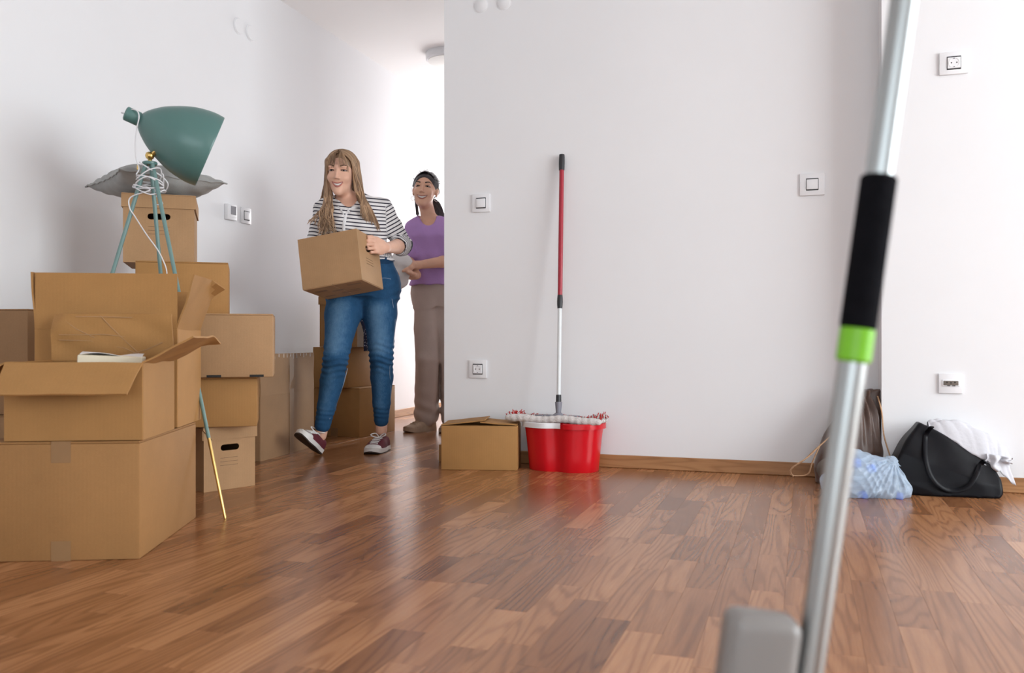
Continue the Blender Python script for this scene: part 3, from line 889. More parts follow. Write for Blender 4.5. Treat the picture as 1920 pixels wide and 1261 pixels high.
cro = cr.build('creases', K_tan, fb, kind='stuff')
pB2 = PD(333, 804, 2.660)
tB2 = open_box('tall open carton with upright flaps, behind the flat open carton', corner_frame(pB2, RB + rad(1.5), .415, .295, .315), .415, .295, .301, K_orange,
               {'front': (-1, .170, dict(rough=.0012, seed=5)), 'right': (17, .175, dict(rough=.0018, seed=6, fold=(.06, .06, 1.1))),
                'left': (4, .172, dict(rough=.001, seed=7)), 'back': (28, .150, dict(rough=.001, seed=8))})
# paper-topped pack lying in the flat open carton
t = thing('paper_pack', 'cream paper pack sticking out of the flat open carton', 'paper pack', M=tB1.matrix_world @ Tr(.040, .01, .112) @ Rz(rad(14)) @ Ry(rad(3)))
MB().box((0, 0, .056), (.165, .16, .112), bev=.004, seg=2).build('body', M_paper, t, smooth=.5)
MB().sheet(lambda u, v: ((u - .5) * .155, (v - .5) * .15, .1135 + .006 * math.sin(u * 5 + v * 3)), 10, 10, thick=.0012).build('top_sheet', M_paperw, t, smooth=.8)
# left stack against the wall
pC = PD(50, 768, 2.98)
carton('lower carton of the two stacked at the left edge by the wall', pC, rad(11), .34, .34, .325, 0, K_dull)
carton('upper carton of the two stacked at the left edge by the wall', PD(52, 768, 2.985), rad(12), .33, .34, .365, .326, K_dull)

# stack in the middle
d1a, d1b = GR(382, 923), GR(472, 910)
ang1 = math.atan2(d1b.y - d1a.y, d1b.x - d1a.x)
L1 = .225
M1 = Tr(Vector((d1a.x, d1a.y, 0))) @ Rz(ang1) @ Tr(L1 / 2, .16, 0)
archive_box('small lidded archive box with a hand hole standing on the floor by the lamp leg', M1, L1, .32, .250, K_tan, lid=.052)
pD2 = PD(482, 790, 3.36)
carton('plain low carton lying on the floor-standing archive box', pD2, YAW + rad(15), .39, .30, .190, .2515, K_orange, tape=False, tape_along='x')
pD3 = PD(512, 704, 3.33)
tD3 = carton('wide tan carton with two slots along its bottom edge, in the middle stack', pD3, YAW + rad(14), .45, .34, .242, .4425, K_tan, tape=False, tape_along='x')
for lx in (.225 - .135, .225 - .325):
    MB().box((.225 - (.06 if lx > 0 else .215), -.1702, .005), (.052, .0012, .009)).build('slot', M_dark, tD3)
pD4 = PD(428, 588, 3.42)
carton('plain orange-brown carton under the lidded box with the pillow', pD4, YAW + rad(17), .338, .32, .203, .6855, K_orange, tape=False, tape_along='x')
M5 = W(-1.452, 3.44 + .17, 0); M5 = Tr(Vector((M5.x, M5.y, .8895))) @ Rz(YAW + rad(18))
archive_box('lidded archive box with a hand hole, topmost in the stack under the pillow', M5, .262, .34, .272, K_tan, lid=.055, slant=False)

# pillow
def pillow():
    t = thing('pillow', 'grey cotton pillow lying on top of the stacked boxes', 'pillow', M=Tr(W(-1.482, 3.62, 1.230)) @ Rz(YAW + rad(45 - 3)) @ Rx(rad(-1)))
    a = .212
    def prof(u, v):
        x, y = 2 * u - 1, 2 * v - 1
        e = max(0., (1 - abs(x) ** 2.4)) * max(0., (1 - abs(y) ** 2.4))
        pull = 1 - .10 * (1 - abs(x) ** 2) * abs(y) ** 3
        pull2 = 1 - .10 * (1 - abs(y) ** 2) * abs(x) ** 3
        h = .068 * e ** .5
        wr = .004 * math.sin(9 * x + 5 * y) * math.sin(6 * y - 3 * x) * min(1, 4 * e) + .003 * math.sin(23 * x * y + 3 * x)
        return x * a * pull2, y * a * pull, h, wr
    def droop(x, y): return 0.0
    def up(u, v):
        x, y, h, wr = prof(u, v); return (x, y, h * .92 + wr + droop(x, y))
    def dn(u, v):
        x, y, h, wr = prof(u, v); return (x, y, -h * .90 + wr * .5)
    m = MB(); m.sheet(up, 44, 44); m.sheet(dn, 44, 44)
    m.build('cover', M_pillow, t, smooth=3)
    ring = []
    for k in range(4):
        for i in range(20):
            s = i / 20
            u, v = [(s, 0), (1, s), (1 - s, 1), (0, 1 - s)][k]
            x, y, h, wr = prof(u, v); ring.append((x * 1.006, y * 1.006, wr + droop(x, y)))
    ring.append(ring[0])
    MB().tube(ring, .0032, 6).build('piping', M_pillow, t, smooth=3)
    for s in (-1, 1):
        pass
    return t
pillow()

# tall box with raised flaps beside the hallway
pE = GR(488, 865); pE2 = GR(590, 836)
angE = math.atan2(pE2.y - pE.y, pE2.x - pE.x) - PI / 2
wE, lE, hE = .34, .62, .312
ME = Tr(Vector((pE.x, pE.y, 0))) @ Rz(angE) @ Tr(-wE / 2, lE / 2, 0)
tE = open_box('long carton with its top flaps raised, beside the walking woman', ME, wE, lE, hE, K_dull,
              {'right': (0, .205, dict(rough=.002, seed=11, nu=24)), 'left': (-2, .205, dict(rough=.002, seed=12)), 'front': (0, .19, dict(rough=.001, seed=13)), 'back': (-2, .19, dict(rough=.001, seed=14))})
MB().box((wE / 2 + .0006, .03, hE / 2), (.0012, .05, hE)).build('tape', M_tape, tE); MB().box((wE / 2 + .0006, .03, hE + .1), (.0012, .05, .20)).build('tape', M_tape, tE)
mt = MB(); r = random.Random(3)
for i in range(14):
    yy = -lE / 2 + .04 + i * .04 + r.uniform(-.01, .01); ln = r.uniform(.012, .028); mt.box((wE / 2 + .001, yy, hE + .203 - ln / 2), (.001, .004, ln))
mt.build('torn_tape', M_paperw, tE, kind='stuff')

# stack behind the walking woman
pF = GR(674, 820)
carton('bottom carton of the dark stack behind the walking woman', pF, rad(-4), .36, .42, .298, 0, K_orange)
pF2 = PD(652, 724, 5.22)
carton('second carton up in the dark stack behind the walking woman', pF2, rad(-2), .245, .44, .246, .2985, K_orange)
M6 = PD(640, 647, 5.40); M6 = Tr(Vector((-2.665, M6.y + .02, .545))) @ Rz(rad(2))
archive_box('lidded box at the top of the dark stack behind the walking woman', M6, .25, .36, .305, K_brown, lid=.05, slant=False)
# flecked cloth hanging over the second carton
pc = PD(668, 640, 5.12)
t = thing('patterned_cloth', 'navy cloth flecked with white hanging between the boxes behind the legs', 'cloth', M=Tr(Vector((-2.528, 4.685, .555))) @ Rz(rad(90)))
def clo(u, v):
    x = (u - .5) * .115; z = .150 - v * .185
    return (x, -.012 - .030 * math.sin(min(v * 3, 1.57)) + .007 * math.sin(u * 19 + v * 2), z)
MB().sheet(clo, 30, 16, thick=.003).build('fabric', M_navy, t, smooth=3)

# low dark carton behind and the small carton by the bucket
pG = GR(970, 882)
carton('small carton with a lifted lid flap beside the red bucket', pG, YAW - rad(5), .345, .20, .205, 0, K_orange, tape=False, tape_along='x', name='cardboard_box')
tG = [o for o in bpy.data.objects if o.get('label', '').startswith('small carton with')][0]
fl = [c for c in tG.children if c.name.startswith('flap')]
for f in fl: bpy.data.objects.remove(f, do_unlink=True)
f1 = flap_sheet(.20, .20, rough=.001, seed=21).build('flap', K_orange, tG, smooth=.5); f1.matrix_local = Tr(-.172, 0, .201) @ Rz(-PI / 2) @ Rx(rad(-83))
f2 = flap_sheet(.195, .165, rough=.001, seed=22).build('flap', K_orange, tG, smooth=.5); f2.matrix_local = Tr(.170, 0, .203) @ Rz(PI / 2) @ Rx(rad(-86))
f3 = flap_sheet(.335, .095, rough=.001, seed=23).build('flap', K_orange, tG, smooth=.5); f3.matrix_local = Tr(0, .098, .2) @ Rz(PI) @ Rx(rad(-88))
pG2 = GR(820, 869)
carton('low dark box half hidden behind the small carton at the wall corner', Vector((-1.50, 3.856, 0)), rad(0), .174, .066, .082, 0, K_brown, tape=False)

# ---------------------------------------------------------------- teal floor lamp
LD = 3.15
head = PD(281, 303, LD)
lamp = thing('floor_lamp', 'teal tripod floor lamp with a bell-shaped shade and brass foot, standing among the boxes', 'lamp', loc=(head.x, head.y, 0), rotz=YAW)
hz = head.z
HUB = Vector((0, 0, hz))
feet = [Vector((.375, LD * 0 + (2.841 - LD), 0)), Vector((-.335, -.11, 0)), Vector((.03, .205, 0))]
MB().lathe([(.0, hz - .012), (.024, hz - .012), (.026, hz - .008), (.026, hz - .003), (.022, hz), (0, hz)], 28).build('hub', M_teal, lamp, smooth=.6)
for f in feet:
    dirv = (f - HUB).normalized(); st = HUB + Vector((dirv.x * .05, dirv.y * .05, -.010)); L = (f - st).length
    lg = MB().tube([st, st.lerp(f, .79), ], [.0075, .0062], 12).build('leg', M_teal_leg, lamp, smooth=.6)
    MB().tube([st.lerp(f, .79), st.lerp(f, .995), f], [.0058, .0048, .0030], 12).build('brass_foot', M_brass, lg, smooth=.6, label='brass lower leg end')
MB().lathe([(0, hz), (.007, hz), (.007, hz + .008), (.0135, hz + .013), (.0165, hz + .022), (.0135, hz + .031), (.007, hz + .035), (0, hz + .035)], 22).build('ball_joint', M_brass, lamp, smooth=1.0)
pxm = LD / FPX
def lp(px, py, dd=0.0): return Vector(((px - 281) * pxm, dd, hz + (303 - py) * pxm))
O = lp(262, 224); ax = (lp(384, 277) - O); ax.y = .105; ax.normalize()
upv = Vector((0, 1, 0)).cross(ax); upv.normalize(); sd = ax.cross(upv)
MS = basis(O, upv, sd, ax)
prof = [(12, 0), (23, 8), (39, 26), (49.5, 43), (59, 62), (66, 80), (70.5, 100), (72.5, 118), (71.5, 134)]
pp = catmull([(r * pxm, z * pxm, 0) for r, z in prof], 4)
out = [(p.x, p.y) for p in pp]; inn = [(max(p.x - .003, .001), p.y) for p in reversed(pp)]
MB().lathe(out + [(out[-1][0] - .0015, out[-1][1] + .0012)] + inn[:-1], 64, MS).build('shade', M_teal, lamp, smooth=1.0)
MB().lathe([(max(r - .0036, .001), z) for r, z in out[1:-1]], 48, MS).build('shade_lining', M_teal_in, lamp, smooth=1.2)
MB().lathe([(0, -27 * pxm), (11 * pxm, -27 * pxm), (13.5 * pxm, -25 * pxm), (13.5 * pxm, -2 * pxm), (12 * pxm, 1 * pxm)], 28, MS).build('cap', M_teal, lamp, smooth=.6)
MB().tube([lp(283, 291), lp(291, 286, -.005), lp(298, 281, -.012)], [.006, .007, .006], 12).build('shade_arm', M_brass, lamp, smooth=1.0)
MB().lathe([(0, .02), (.016, .02), (.020, .045), (.022, .09), (.018, .115), (0, .125)], 20, MS).build('bulb', M_teal_in, lamp, smooth=1.0)
MB().lathe([(0, 0), (.0045, 0), (.0045, .016), (0, .016)], 12, Tr(lp(259, 318, .0))).build('switch_pull', M_brass, lamp, smooth=.6)
# cord: from the cap, along the neck, wound round the legs, then down
cp = [lp(228, 211), lp(236, 214, -.004), lp(244, 219), lp(252, 222)]
cord = catmull(cp, 6)
cord2 = catmull([lp(243, 211, -.02), lp(256, 209, -.03), lp(266, 214, -.034), lp(268, 226, -.034), lp(263, 245, -.03), lp(258, 275, -.02), lp(259, 300, -.015), lp(265, 318, -.02), lp(262, 330, -.03)], 8)
m = MB(); m.tube(cord, .0028, 8)
m.tube(cord2, .0023, 8)
r = random.Random(5)
wind = [lp(268, 307, -.03), lp(285, 318, -.03), lp(305, 332, .0), lp(313, 345, .01), lp(300, 356, .035)]
for k in range(30):
    a = k * 1.25 + r.uniform(-.2, .2); z = 322 + 40 * ((k / 30) ** .8) + r.uniform(-10, 10)
    rx = 22 + 6 * r.random() + (z - 330) * .12
    wind.append(lp(281 + rx * math.cos(a) + (z - 330) * .05, z + 5 * math.sin(a * .7), .035 * math.sin(a) - .01))
wind += [lp(252, 372, -.03), lp(250, 392, -.03), lp(258, 408, -.02), lp(275, 440, .0), lp(290, 465, .02), lp(297, 485, .04), lp(302, 505, .05), lp(300, 530, .06), lp(300, 560, .03)]
m.tube(catmull(wind, 6), .0023, 8)
tail = [lp(300, 370, -.035), lp(306, 376, -.03), lp(309, 384, -.02), lp(300, 386, -.03)]
m.tube(catmull(tail, 5), .0023, 8)
m.build('cord', M_cable, lamp, smooth=3)

# ---------------------------------------------------------------- red bucket with wringer rim
BK = Vector((-1.035, 3.803, 0))
bucket = thing('mop_bucket', 'red plastic two-lobed mop bucket with a white wringer rim', 'bucket', loc=BK, rotz=rad(-6))
def bk_out(sc, dx=0.0, n=96, a=.183, b=.112):
    P = []
    for i in range(n):
        th = 2 * PI * i / n
        c, s = math.cos(th), math.sin(th)
        x = math.copysign(abs(c) ** .80, c); y = math.copysign(abs(s) ** .80, s)
        pin = 1 - .20 * math.exp(-(x / .20) ** 2)
        P.append((x * (a * sc + dx), y * (b * sc + dx) * pin))
    return P
HB = .212
def ring(sc, z, dx=0.0): return [(x, y, z) for x, y in bk_out(sc, dx)]
rs = [ring(.86, .0), ring(.875, .003), ring(.90, .06), ring(.945, .14), ring(1.0, HB), ring(1.0, HB, -.004), ring(.93, .12, -.004), ring(.88, .02, -.004)]
MB().rings(rs).build('tub', M_red, bucket, smooth=.7)
def rim_part(name, mat, cond, dz=0.0):
    P = bk_out(1.0, .009); Q = bk_out(1.0, .0005); n = len(P)
    idx = [i for i in range(n) if cond(P[i][0])]
    if not idx: return
    k0 = next(i for i in idx if (i - 1) % n not in idx)
    run = []; i = k0
    while i in idx and len(run) < n: run.append(i); i = (i + 1) % n
    R = []
    z0, z1 = HB - .020 + dz, HB + .004 + dz
    for i in run:
        R.append([(P[i][0], P[i][1], z0), (P[i][0], P[i][1], z1 - .003), ((P[i][0] * .7 + Q[i][0] * .3), (P[i][1] * .7 + Q[i][1] * .3), z1), (Q[i][0], Q[i][1], z1), (Q[i][0], Q[i][1], z0)])
    MB().rings(R).build(name, mat, bucket, smooth=.6)
rim_part('rim', M_red, lambda x: x > .028)
rim_part('wringer_rim', M_whitepl, lambda x: x < .036, .001)
# floor mop leaning on the wall, its head lying on the bucket
mj = PYP(1047, 781, 3.785); mtop = PYP(1053.5, 290, YF - .016)
mop = thing('floor_mop', 'flat mop with red and white handle leaning on the wall over the bucket', 'mop', loc=(mj.x, mj.y, 0), rotz=rad(-5))
def ml(p): return Matrix.Rotation(rad(5), 4, 'Z') @ (Vector(p) - Vector((mj.x, mj.y, 0)))
A_, B_ = ml(mj), ml(mtop)
def seg(y0, y1):
    f0, f1 = (781 - y0) / 491.0, (781 - y1) / 491.0
    return A_.lerp(B_, f0), A_.lerp(B_, f1)
def part_tube(name, y0, y1, r0, r1, mat, n=4, bulge=0.0):
    a, b = seg(y0, y1); pts = [a.lerp(b, i / n) for i in range(n + 1)]
    MB().tube(pts, [r0 + (r1 - r0) * i / n + bulge * math.sin(PI * i / n) for i in range(n + 1)], 18).build(name, mat, mop, smooth=.6)
part_tube('socket_joint', 779, 754, .0105, .0165, M_greypl)
part_tube('collar', 756, 741, .0125, .0118, M_blackpl)
part_tube('lower_tube', 742, 578, .0093, .0093, M_whitetube)
part_tube('coupling', 582, 557, .0110, .0112, M_blackpl, bulge=.0022)
part_tube('upper_tube', 560, 316, .0108, .0108, M_redtube)
part_tube('grip', 320, 290, .0128, .0125, M_blackpl, 8, bulge=.0012)
hz0 = .2225
pad = SDF()
nrm = random.Random(9)
Xs = np.linspace(-.225, .205, 15)
for i in range(14):
    for yy in (-.052, -.02, .015, .05):
        z = hz0 + .004 + .004 * math.sin(i * .9) + (.006 if yy == -.052 else .0)
        pad.cone((Xs[i], yy, z), (Xs[i + 1], yy, hz0 + .004 + .004 * math.sin((i + 1) * .9)), .0145 if yy == -.052 else .011, .0145 if yy == -.052 else .011, .012)
V, Fq = pad.mesh(.0045)
mesh_np('pad', V, Fq, M_fleece_w, mop)
fr = MB(); fw = MB()
for i in range(230):
    x0 = nrm.uniform(-.225, .205); end = nrm.random() < .35
    if end: x0 = nrm.choice((-.212, .195)) + nrm.uniform(-.02, .02)
    y0 = nrm.uniform(-.035, .062) if not end else nrm.uniform(-.05, .06); z0 = hz0 + .010
    q = [(x0, y0, z0)]
    for k in range(3): q.append((x0 + nrm.uniform(-.008, .008), y0 + nrm.uniform(-.010, .010), z0 + (k + 1) * .0055 * nrm.uniform(.4, 1.3) * (1.6 if end else .7)))
    (fr if nrm.random() < .62 else fw).tube(q, [.0026, .0026, .0024, .0016], 5)
fr.build('red_loops', M_fleece_r, mop, smooth=3, kind='stuff'); fw.build('white_loops', M_fleece_w, mop, smooth=3, kind='stuff')
MB().box((-.005, .0, hz0 + .020), (.20, .055, .006), bev=.0025, seg=2).build('plate', M_greypl, mop, smooth=.6)
MB().lathe([(.030, hz0 + .018), (.030, hz0 + .022), (.014, hz0 + .034), (.011, A_.z + .004), (0, A_.z + .004)], 20, Tr(A_.x, A_.y, 0)).build('swivel', M_greypl, mop, smooth=.7)

# ---------------------------------------------------------------- bags in the corner
def bumps(amp, f, ph=(0, 0, 0)):
    return lambda x, y, z: (amp * (np.sin(f * x + 1.7 * np.sin(f * .6 * z + ph[0]) + ph[1]) * np.sin(f * .8 * z + np.sin(f * .5 * y) + ph[2]) + .5 * np.sin(2.1 * f * x - 1.4 * f * z + ph[0])))
# black tote
tb = PD(1768, 930, 3.33)
tote = thing('tote_bag', 'slumped black leather tote bag with a strap against the right wall', 'bag', loc=(tb.x, tb.y - .022, 0), rotz=rad(3))
TD = 3.33; tpx = TD / FPX
def tp(px, py, y=0.0): return Vector(((px - 1768) * tpx, y, CAM_H + (HOR - py) * tpx))
def hullfn(poly, yc, hy):
    """convex-ish outline in x-z, half thickness hy(z) around yc(z)"""
    P = np.array([(p.x, p.z) for p in poly])
    def fn(x, y, z):
        x, y, z = np.broadcast_arrays(x, y, z)
        d = np.full(x.shape, -1e9)
        n = len(P)
        for i in range(n):
            a, b = P[i], P[(i + 1) % n]; e = b - a; nx, nz = e[1], -e[0]; l = math.hypot(nx, nz)
            d = np.maximum(d, ((x - a[0]) * nx + (z - a[1]) * nz) / l)
        t_ = hy(x, z); q = np.abs(y - yc(x, z)) - t_
        k = .013
        a_, b_ = d + k, q + k
        return np.minimum(np.maximum(a_, b_), 0) + np.sqrt(np.maximum(a_, 0) ** 2 + np.maximum(b_, 0) ** 2) - k
    return fn, P
out_px = [(1674, 868), (1690, 922), (1700, 930), (1832, 942), (1850, 936), (1862, 915), (1861, 890), (1852, 868), (1845, 861), (1729, 791), (1724, 792)]
poly = [tp(*q) for q in out_px]
zt = .27
fn, P = hullfn(poly, lambda x, z: .010 + .12 * np.clip(z - .05, 0, .3), lambda x, z: np.interp(z + .35 * x, [-.05, .0, .10, .20, .32], [.085, .088, .075, .045, .022]))
s_ = SDF().op(fn, [P[:, 0].min() - .03, -.12, -.02], [P[:, 0].max() + .03, .13, P[:, 1].max() + .03])
s_.op(lambda x, y, z: .0045 * np.sin(26 * (x * .8 + z) + 2 * np.sin(14 * z)) * np.exp(-((z - .13) / .08) ** 2) + .003 * np.sin(40 * x + 20 * z) , [0, 0, 0], [0, 0, 0], 0, 'd')
s_.cone(tp(1752, 858, -.12), tp(1820, 872, -.13), .030, .018, .05, 's')
s_.op(lambda x, y, z: -z + .0 * x + .0 * y, [-9, -9, -9], [9, 9, 9], 0, 'i')
V, Fq = s_.mesh(.005); mesh_np('body', V, Fq, M_leather, tote)
def tsurf(px, py, o=-.004):
    q = tp(px, py); ys = np.linspace(-.14, .1, 160); f = s_.at(np.stack([np.full(160, q.x), ys, np.full(160, q.z)], 1)); i = np.argmax(f < 0)
    return Vector((q.x, (ys[i] if f.min() < 0 else -.06) + o, q.z))
st = catmull([tsurf(1742, 796, -.003), tsurf(1736, 815, -.006), tsurf(1732, 850, -.016), tsurf(1738, 882, -.020), tsurf(1754, 903, -.016), tsurf(1776, 911, -.014), tsurf(1799, 903, -.016), tsurf(1815, 880, -.018), tsurf(1825, 864, -.010), tsurf(1830, 856, -.003)], 7)
MB().tube(st, .0085, 8, flat=.28, up=(1, 0, 0)).build('strap', M_leather, tote, smooth=.9)
MB().tube([tsurf(1742, 797, -.002), tsurf(1739, 808, -.003)], .0095, 8, flat=.3, up=(1, 0, 0)).build('strap_anchor', M_leather, tote, smooth=.9)
# white cloth spilling out of the tote
cl = thing('white_cloth', 'crumpled white cloth spilling out of the black tote bag', 'cloth', loc=tote.location.copy(), rotz=rad(3))
ridge = catmull([tp(1744, 797), tp(1765, 793), tp(1795, 795), tp(1820, 805), tp(1846, 820), tp(1868, 840), tp(1884, 862)], 8)
def clothfn(u, v):
    i = min(int(u * 48), 47); t_ = u * 48 - i; c_ = ridge[i].lerp(ridge[i + 1], t_)
    a = 2 * v - 1                                   # -1 at the wall, +1 towards the camera
    wd = .045 + .050 * math.sin(min(u * 1.25, 1) * PI * .62)
    drop = (.100 * min(1, .35 + 1.6 * u) if a > 0 else .045) * a * a
    fold = .007 * abs(math.sin(9 * u + 3.0 * v + .8 * math.sin(11 * v))) + .005 * abs(math.sin(23 * u - 6 * v + math.sin(7 * u))) + .006 * math.sin(31 * u + 2 * v) * max(0, u - .5)
    return (c_.x + .010 * math.sin(9 * v + 4 * u) * u, .040 - a * wd * .62, c_.z - drop + .004 + fold)
MB().sheet(clothfn, 96, 40, thick=.0028).build('fabric', M_cloth_w, cl, smooth=3)
def hang(u, v):
    p0 = tp(1836, 852).lerp(tp(1880, 860), u)
    return (p0.x + .012 * math.sin(7 * v) * v, -.030 + .018 * math.sin(u * 13) * (.4 + v) + .03 * u, p0.z + .016 - v * (.040 + .022 * math.sin(u * 5 + .5)))
MB().sheet(hang, 40, 14, thick=.0028).build('corner', M_cloth_w, cl, smooth=3)

# brown drawstring bag in the recess
bd = 3.52
bb = PD(1604, 893, bd)
bag = thing('drawstring_bag', 'brown satin drawstring bag standing in the wall corner', 'bag', loc=(bb.x, bb.y + .02, 0), rotz=rad(8))
bpx = bd / FPX
def bp_(px, py, y=0.0): return Vector(((px - 1604) * bpx, y, CAM_H + (HOR - py) * bpx))
def sec(py, x0, x1, ry, cy=0.0):
    a, b = bp_(x0, py), bp_(x1, py); return (max(a.z, .0), (a.x + b.x) / 2, cy, (b.x - a.x) / 2, ry)
bs = SDF()
secs = [sec(895, 1530, 1652, .075), sec(880, 1527, 1654, .085), sec(845, 1540, 1655, .085), sec(815, 1552, 1655, .078, .01), sec(780, 1575, 1654, .066, .02), sec(755, 1592, 1652, .050, .03), sec(742, 1600, 1648, .036, .035), sec(734, 1598, 1652, .040, .035)]
secs[0] = (0.0,) + secs[0][1:]
bs.loft(secs, 0)
def folds(x, y, z):
    a = np.arctan2(y - .02, x - .02)
    g = np.clip((z - .12) / .2, 0, 1)
    return .010 * g * np.sin(13 * a + 1.5) + .004 * np.sin(24 * x - 30 * z) * (1 - g)
bs.op(folds, [0] * 3, [0] * 3, 0, 'd')
V, Fq = bs.mesh(.005); mesh_np('sack', V, Fq, M_satin, bag)
ts = SDF()
secs2 = [(0.0, secs[0][1] - .035, -.03, .082, .070), (.05, secs[0][1] - .045, -.03, .080, .066), (.10, secs[0][1] - .052, -.025, .056, .060), (.135, secs[0][1] - .058, -.022, .030, .048)]
ts.loft(secs2, 0); ts.op(lambda x, y, z: .004 * np.sin(30 * x + 40 * z) + .003 * np.sin(60 * z), [0] * 3, [0] * 3, 0, 'd')
V, Fq = ts.mesh(.005); mesh_np('lower_panel', V, Fq, M_taupe, bag, label='taupe lower panel of the bag')
cd = MB()
cd.tube(catmull([bp_(1600, 742, -.02), bp_(1575, 790, -.08), bp_(1545, 822, -.09), bp_(1524, 842, -.09), bp_(1505, 862, -.08), bp_(1486, 876, -.07), bp_(1484, 890, -.05), bp_(1500, 893, -.04), bp_(1516, 888, -.05), bp_(1522, 865, -.07), bp_(1535, 830, -.09)], 6), .0028, 6)
cd.tube(catmull([bp_(1531, 836, -.09), bp_(1512, 854, -.1), bp_(1492, 868, -.1), bp_(1482, 880, -.09), bp_(1487, 892, -.08)], 6), .0026, 6)
cd.tube(catmull([bp_(1642, 742, -.02), bp_(1645, 770, -.06), bp_(1646, 810, -.085), bp_(1655, 845, -.09), bp_(1660, 862, -.09), bp_(1650, 868, -.11), bp_(1632, 852, -.11), bp_(1615, 846, -.10)], 6), .0028, 6)
cd.build('cord', M_twine, bag, smooth=3)

# plastic bag full of bottles
gd = 3.25
gb = PD(1632, 935, gd)
sack = thing('plastic_bag', 'thin pale blue plastic bag full of bottles, leaning on the tote', 'bag', loc=(gb.x, gb.y, 0), rotz=rad(14))
gpx = gd / FPX
def gp(px, py, y=0.0): return Vector(((px - 1632) * gpx, y, CAM_H + (HOR - py) * gpx))
gs = SDF()
for px, py, y, rx, ry, rz in ((1600, 895, 0, .075, .075, .075), (1640, 905, 0, .085, .08, .062), (1678, 915, 0, .055, .07, .048), (1612, 870, .02, .055, .06, .050), (1650, 885, .01, .055, .055, .050), (1570, 910, .0, .06, .065, .05), (1672, 893, .02, .030, .035, .045)):
    gs.ell(gp(px, py, y), (rx, ry, rz), .05)
gs.cone(gp(1600, 850, .02), gp(1596, 846, .02), .016, .012, .03); gs.cone(gp(1672, 868, .02), gp(1676, 862, .02), .014, .010, .03)
kn = gp(1674, 862, .02)
def bagw(x, y, z):
    a = np.arctan2(z - kn.z, x - kn.x); r_ = np.sqrt((x - kn.x) ** 2 + (z - kn.z) ** 2)
    g = np.clip(r_ / .03, 0, 1)
    return (.0075 * np.abs(np.sin(7 * a + 9 * r_ + 1.3 * np.sin(20 * y + 9 * x))) + .0040 * np.abs(np.sin(17 * a - 22 * r_ + 2 * np.sin(31 * x))) + .0025 * np.abs(np.sin(60 * (x + z) + 3 * np.sin(25 * x)))) * g - .006
gs.op(bagw, [0] * 3, [0] * 3, 0, 'd')
gs.op(lambda x, y, z: .001 - z + 0 * x + 0 * y, [-9] * 3, [9] * 3, 0, 'i')
V, Fq = gs.mesh(.003); mesh_np('film', V, Fq, M_bag, sack)
def bottle(label, p, dirv, L=.17, r=.030):
    z = Vector(dirv).normalized(); x = z.orthogonal().normalized(); y = z.cross(x)
    t = thing('water_bottle', label, 'bottle', M=sack.matrix_world @ basis(p, x, y, z), group='bottles inside the plastic bag')
    MB().lathe([(0, 0), (r * .9, 0), (r, .006), (r, L * .62), (r * .93, L * .64), (r, L * .66), (r * .9, L * .76), (r * .42, L * .90), (.012, L * .92), (.012, L)], 20).build('bottle_body', M_pet, t, smooth=.7)
    MB().lathe([(0, L - .002), (.016, L - .002), (.0165, L + .018), (.015, L + .020), (0, L + .020)], 20).build('cap', M_cap, t, smooth=.6)
bpy.context.view_layer.update()
def bot(label, px, py, y, dpx, dpy, dy, L=.13):
    q = gp(px, py); ys = np.linspace(-.13, .1, 200); f = gs.at(np.stack([np.full(200, q.x), ys, np.full(200, q.z)], 1)); i = int(np.argmax(f < 0))
    dv = Vector((dpx, dy, -dpy)).normalized(); tip = Vector((q.x, (ys[i] if f.min() < 0 else y) + .016, q.z))
    bottle(label, tip - dv * (L * .72 + .018), dv, L * .72, .020)
bot('capped bottle with the lowest blue cap inside the plastic bag', 1609, 927, -.058, -1, .2, -.45)
bot('capped bottle with the middle blue cap, upper right in the plastic bag', 1632, 874, -.030, .75, -.45, -.55, .11)
bot('capped bottle with the topmost blue cap inside the plastic bag', 1601, 862, -.022, -.2, -.8, -.4, .10)
bot('bottle with a pale blue cap at the right end of the plastic bag', 1682, 928, -.022, .9, .15, -.3, .12)

# ---------------------------------------------------------------- spray mop in the foreground
sdp = .66
def fp(px, py, d=sdp): return PD(px, py, d)
a_, b_ = fp(1695, 0), fp(1520, 1240)
axis = (a_ - b_).normalized()
foot = b_ + axis * ((0.035 - b_.z) / axis.z)
sx_ = Vector((CS, SN, 0)); sx_ = (sx_ - axis * sx_.dot(axis)).normalized(); sy_ = axis.cross(sx_)
Msm = basis(foot, sx_, sy_, axis)
smop = thing('spray_mop', 'blurred aluminium spray mop with black foam grip and lime ring in the foreground', 'mop', loc=(foot.x, foot.y, 0))
Ml = Tr(0, 0, foot.z) @ Tr(-foot.x, -foot.y, -foot.z) @ Msm
def along(px, py): return (fp(px, py) - foot).dot(axis)
zf0, zf1, zg1 = along(1613, 618), along(1650, 330), along(1605, 680)
def rod(name, z0, z1, r, mat, bev=.002, n=28, **k):
    MB().lathe([(0, z0), (r - bev, z0), (r, z0 + bev), (r, z1 - bev), (r - bev, z1), (0, z1)], n, Ml).build(name, mat, smop, smooth=.6, **k)
rod('lower_tube', .03, zg1 + .002, .0106, M_alu)
rod('ring', zg1, zf0 + .002, .0128, M_green, label='lime green plastic ring')
rod('foam_grip', zf0, zf1, .0134, M_foam, label='black foam grip')
rod('upper_tube', zf1 - .002, 1.02, .0102, M_alu)
rod('hand_grip', 1.0, 1.14, .0145, M_blackpl)
zt_ = along(1513, 1162)
MB().box((-.0415, -.002, (zt_ + .10) / 2 + .002), (.056, .036, zt_ - .10), Ml, bev=.011, seg=4).build('water_tank', M_greytank, smop, smooth=.7)
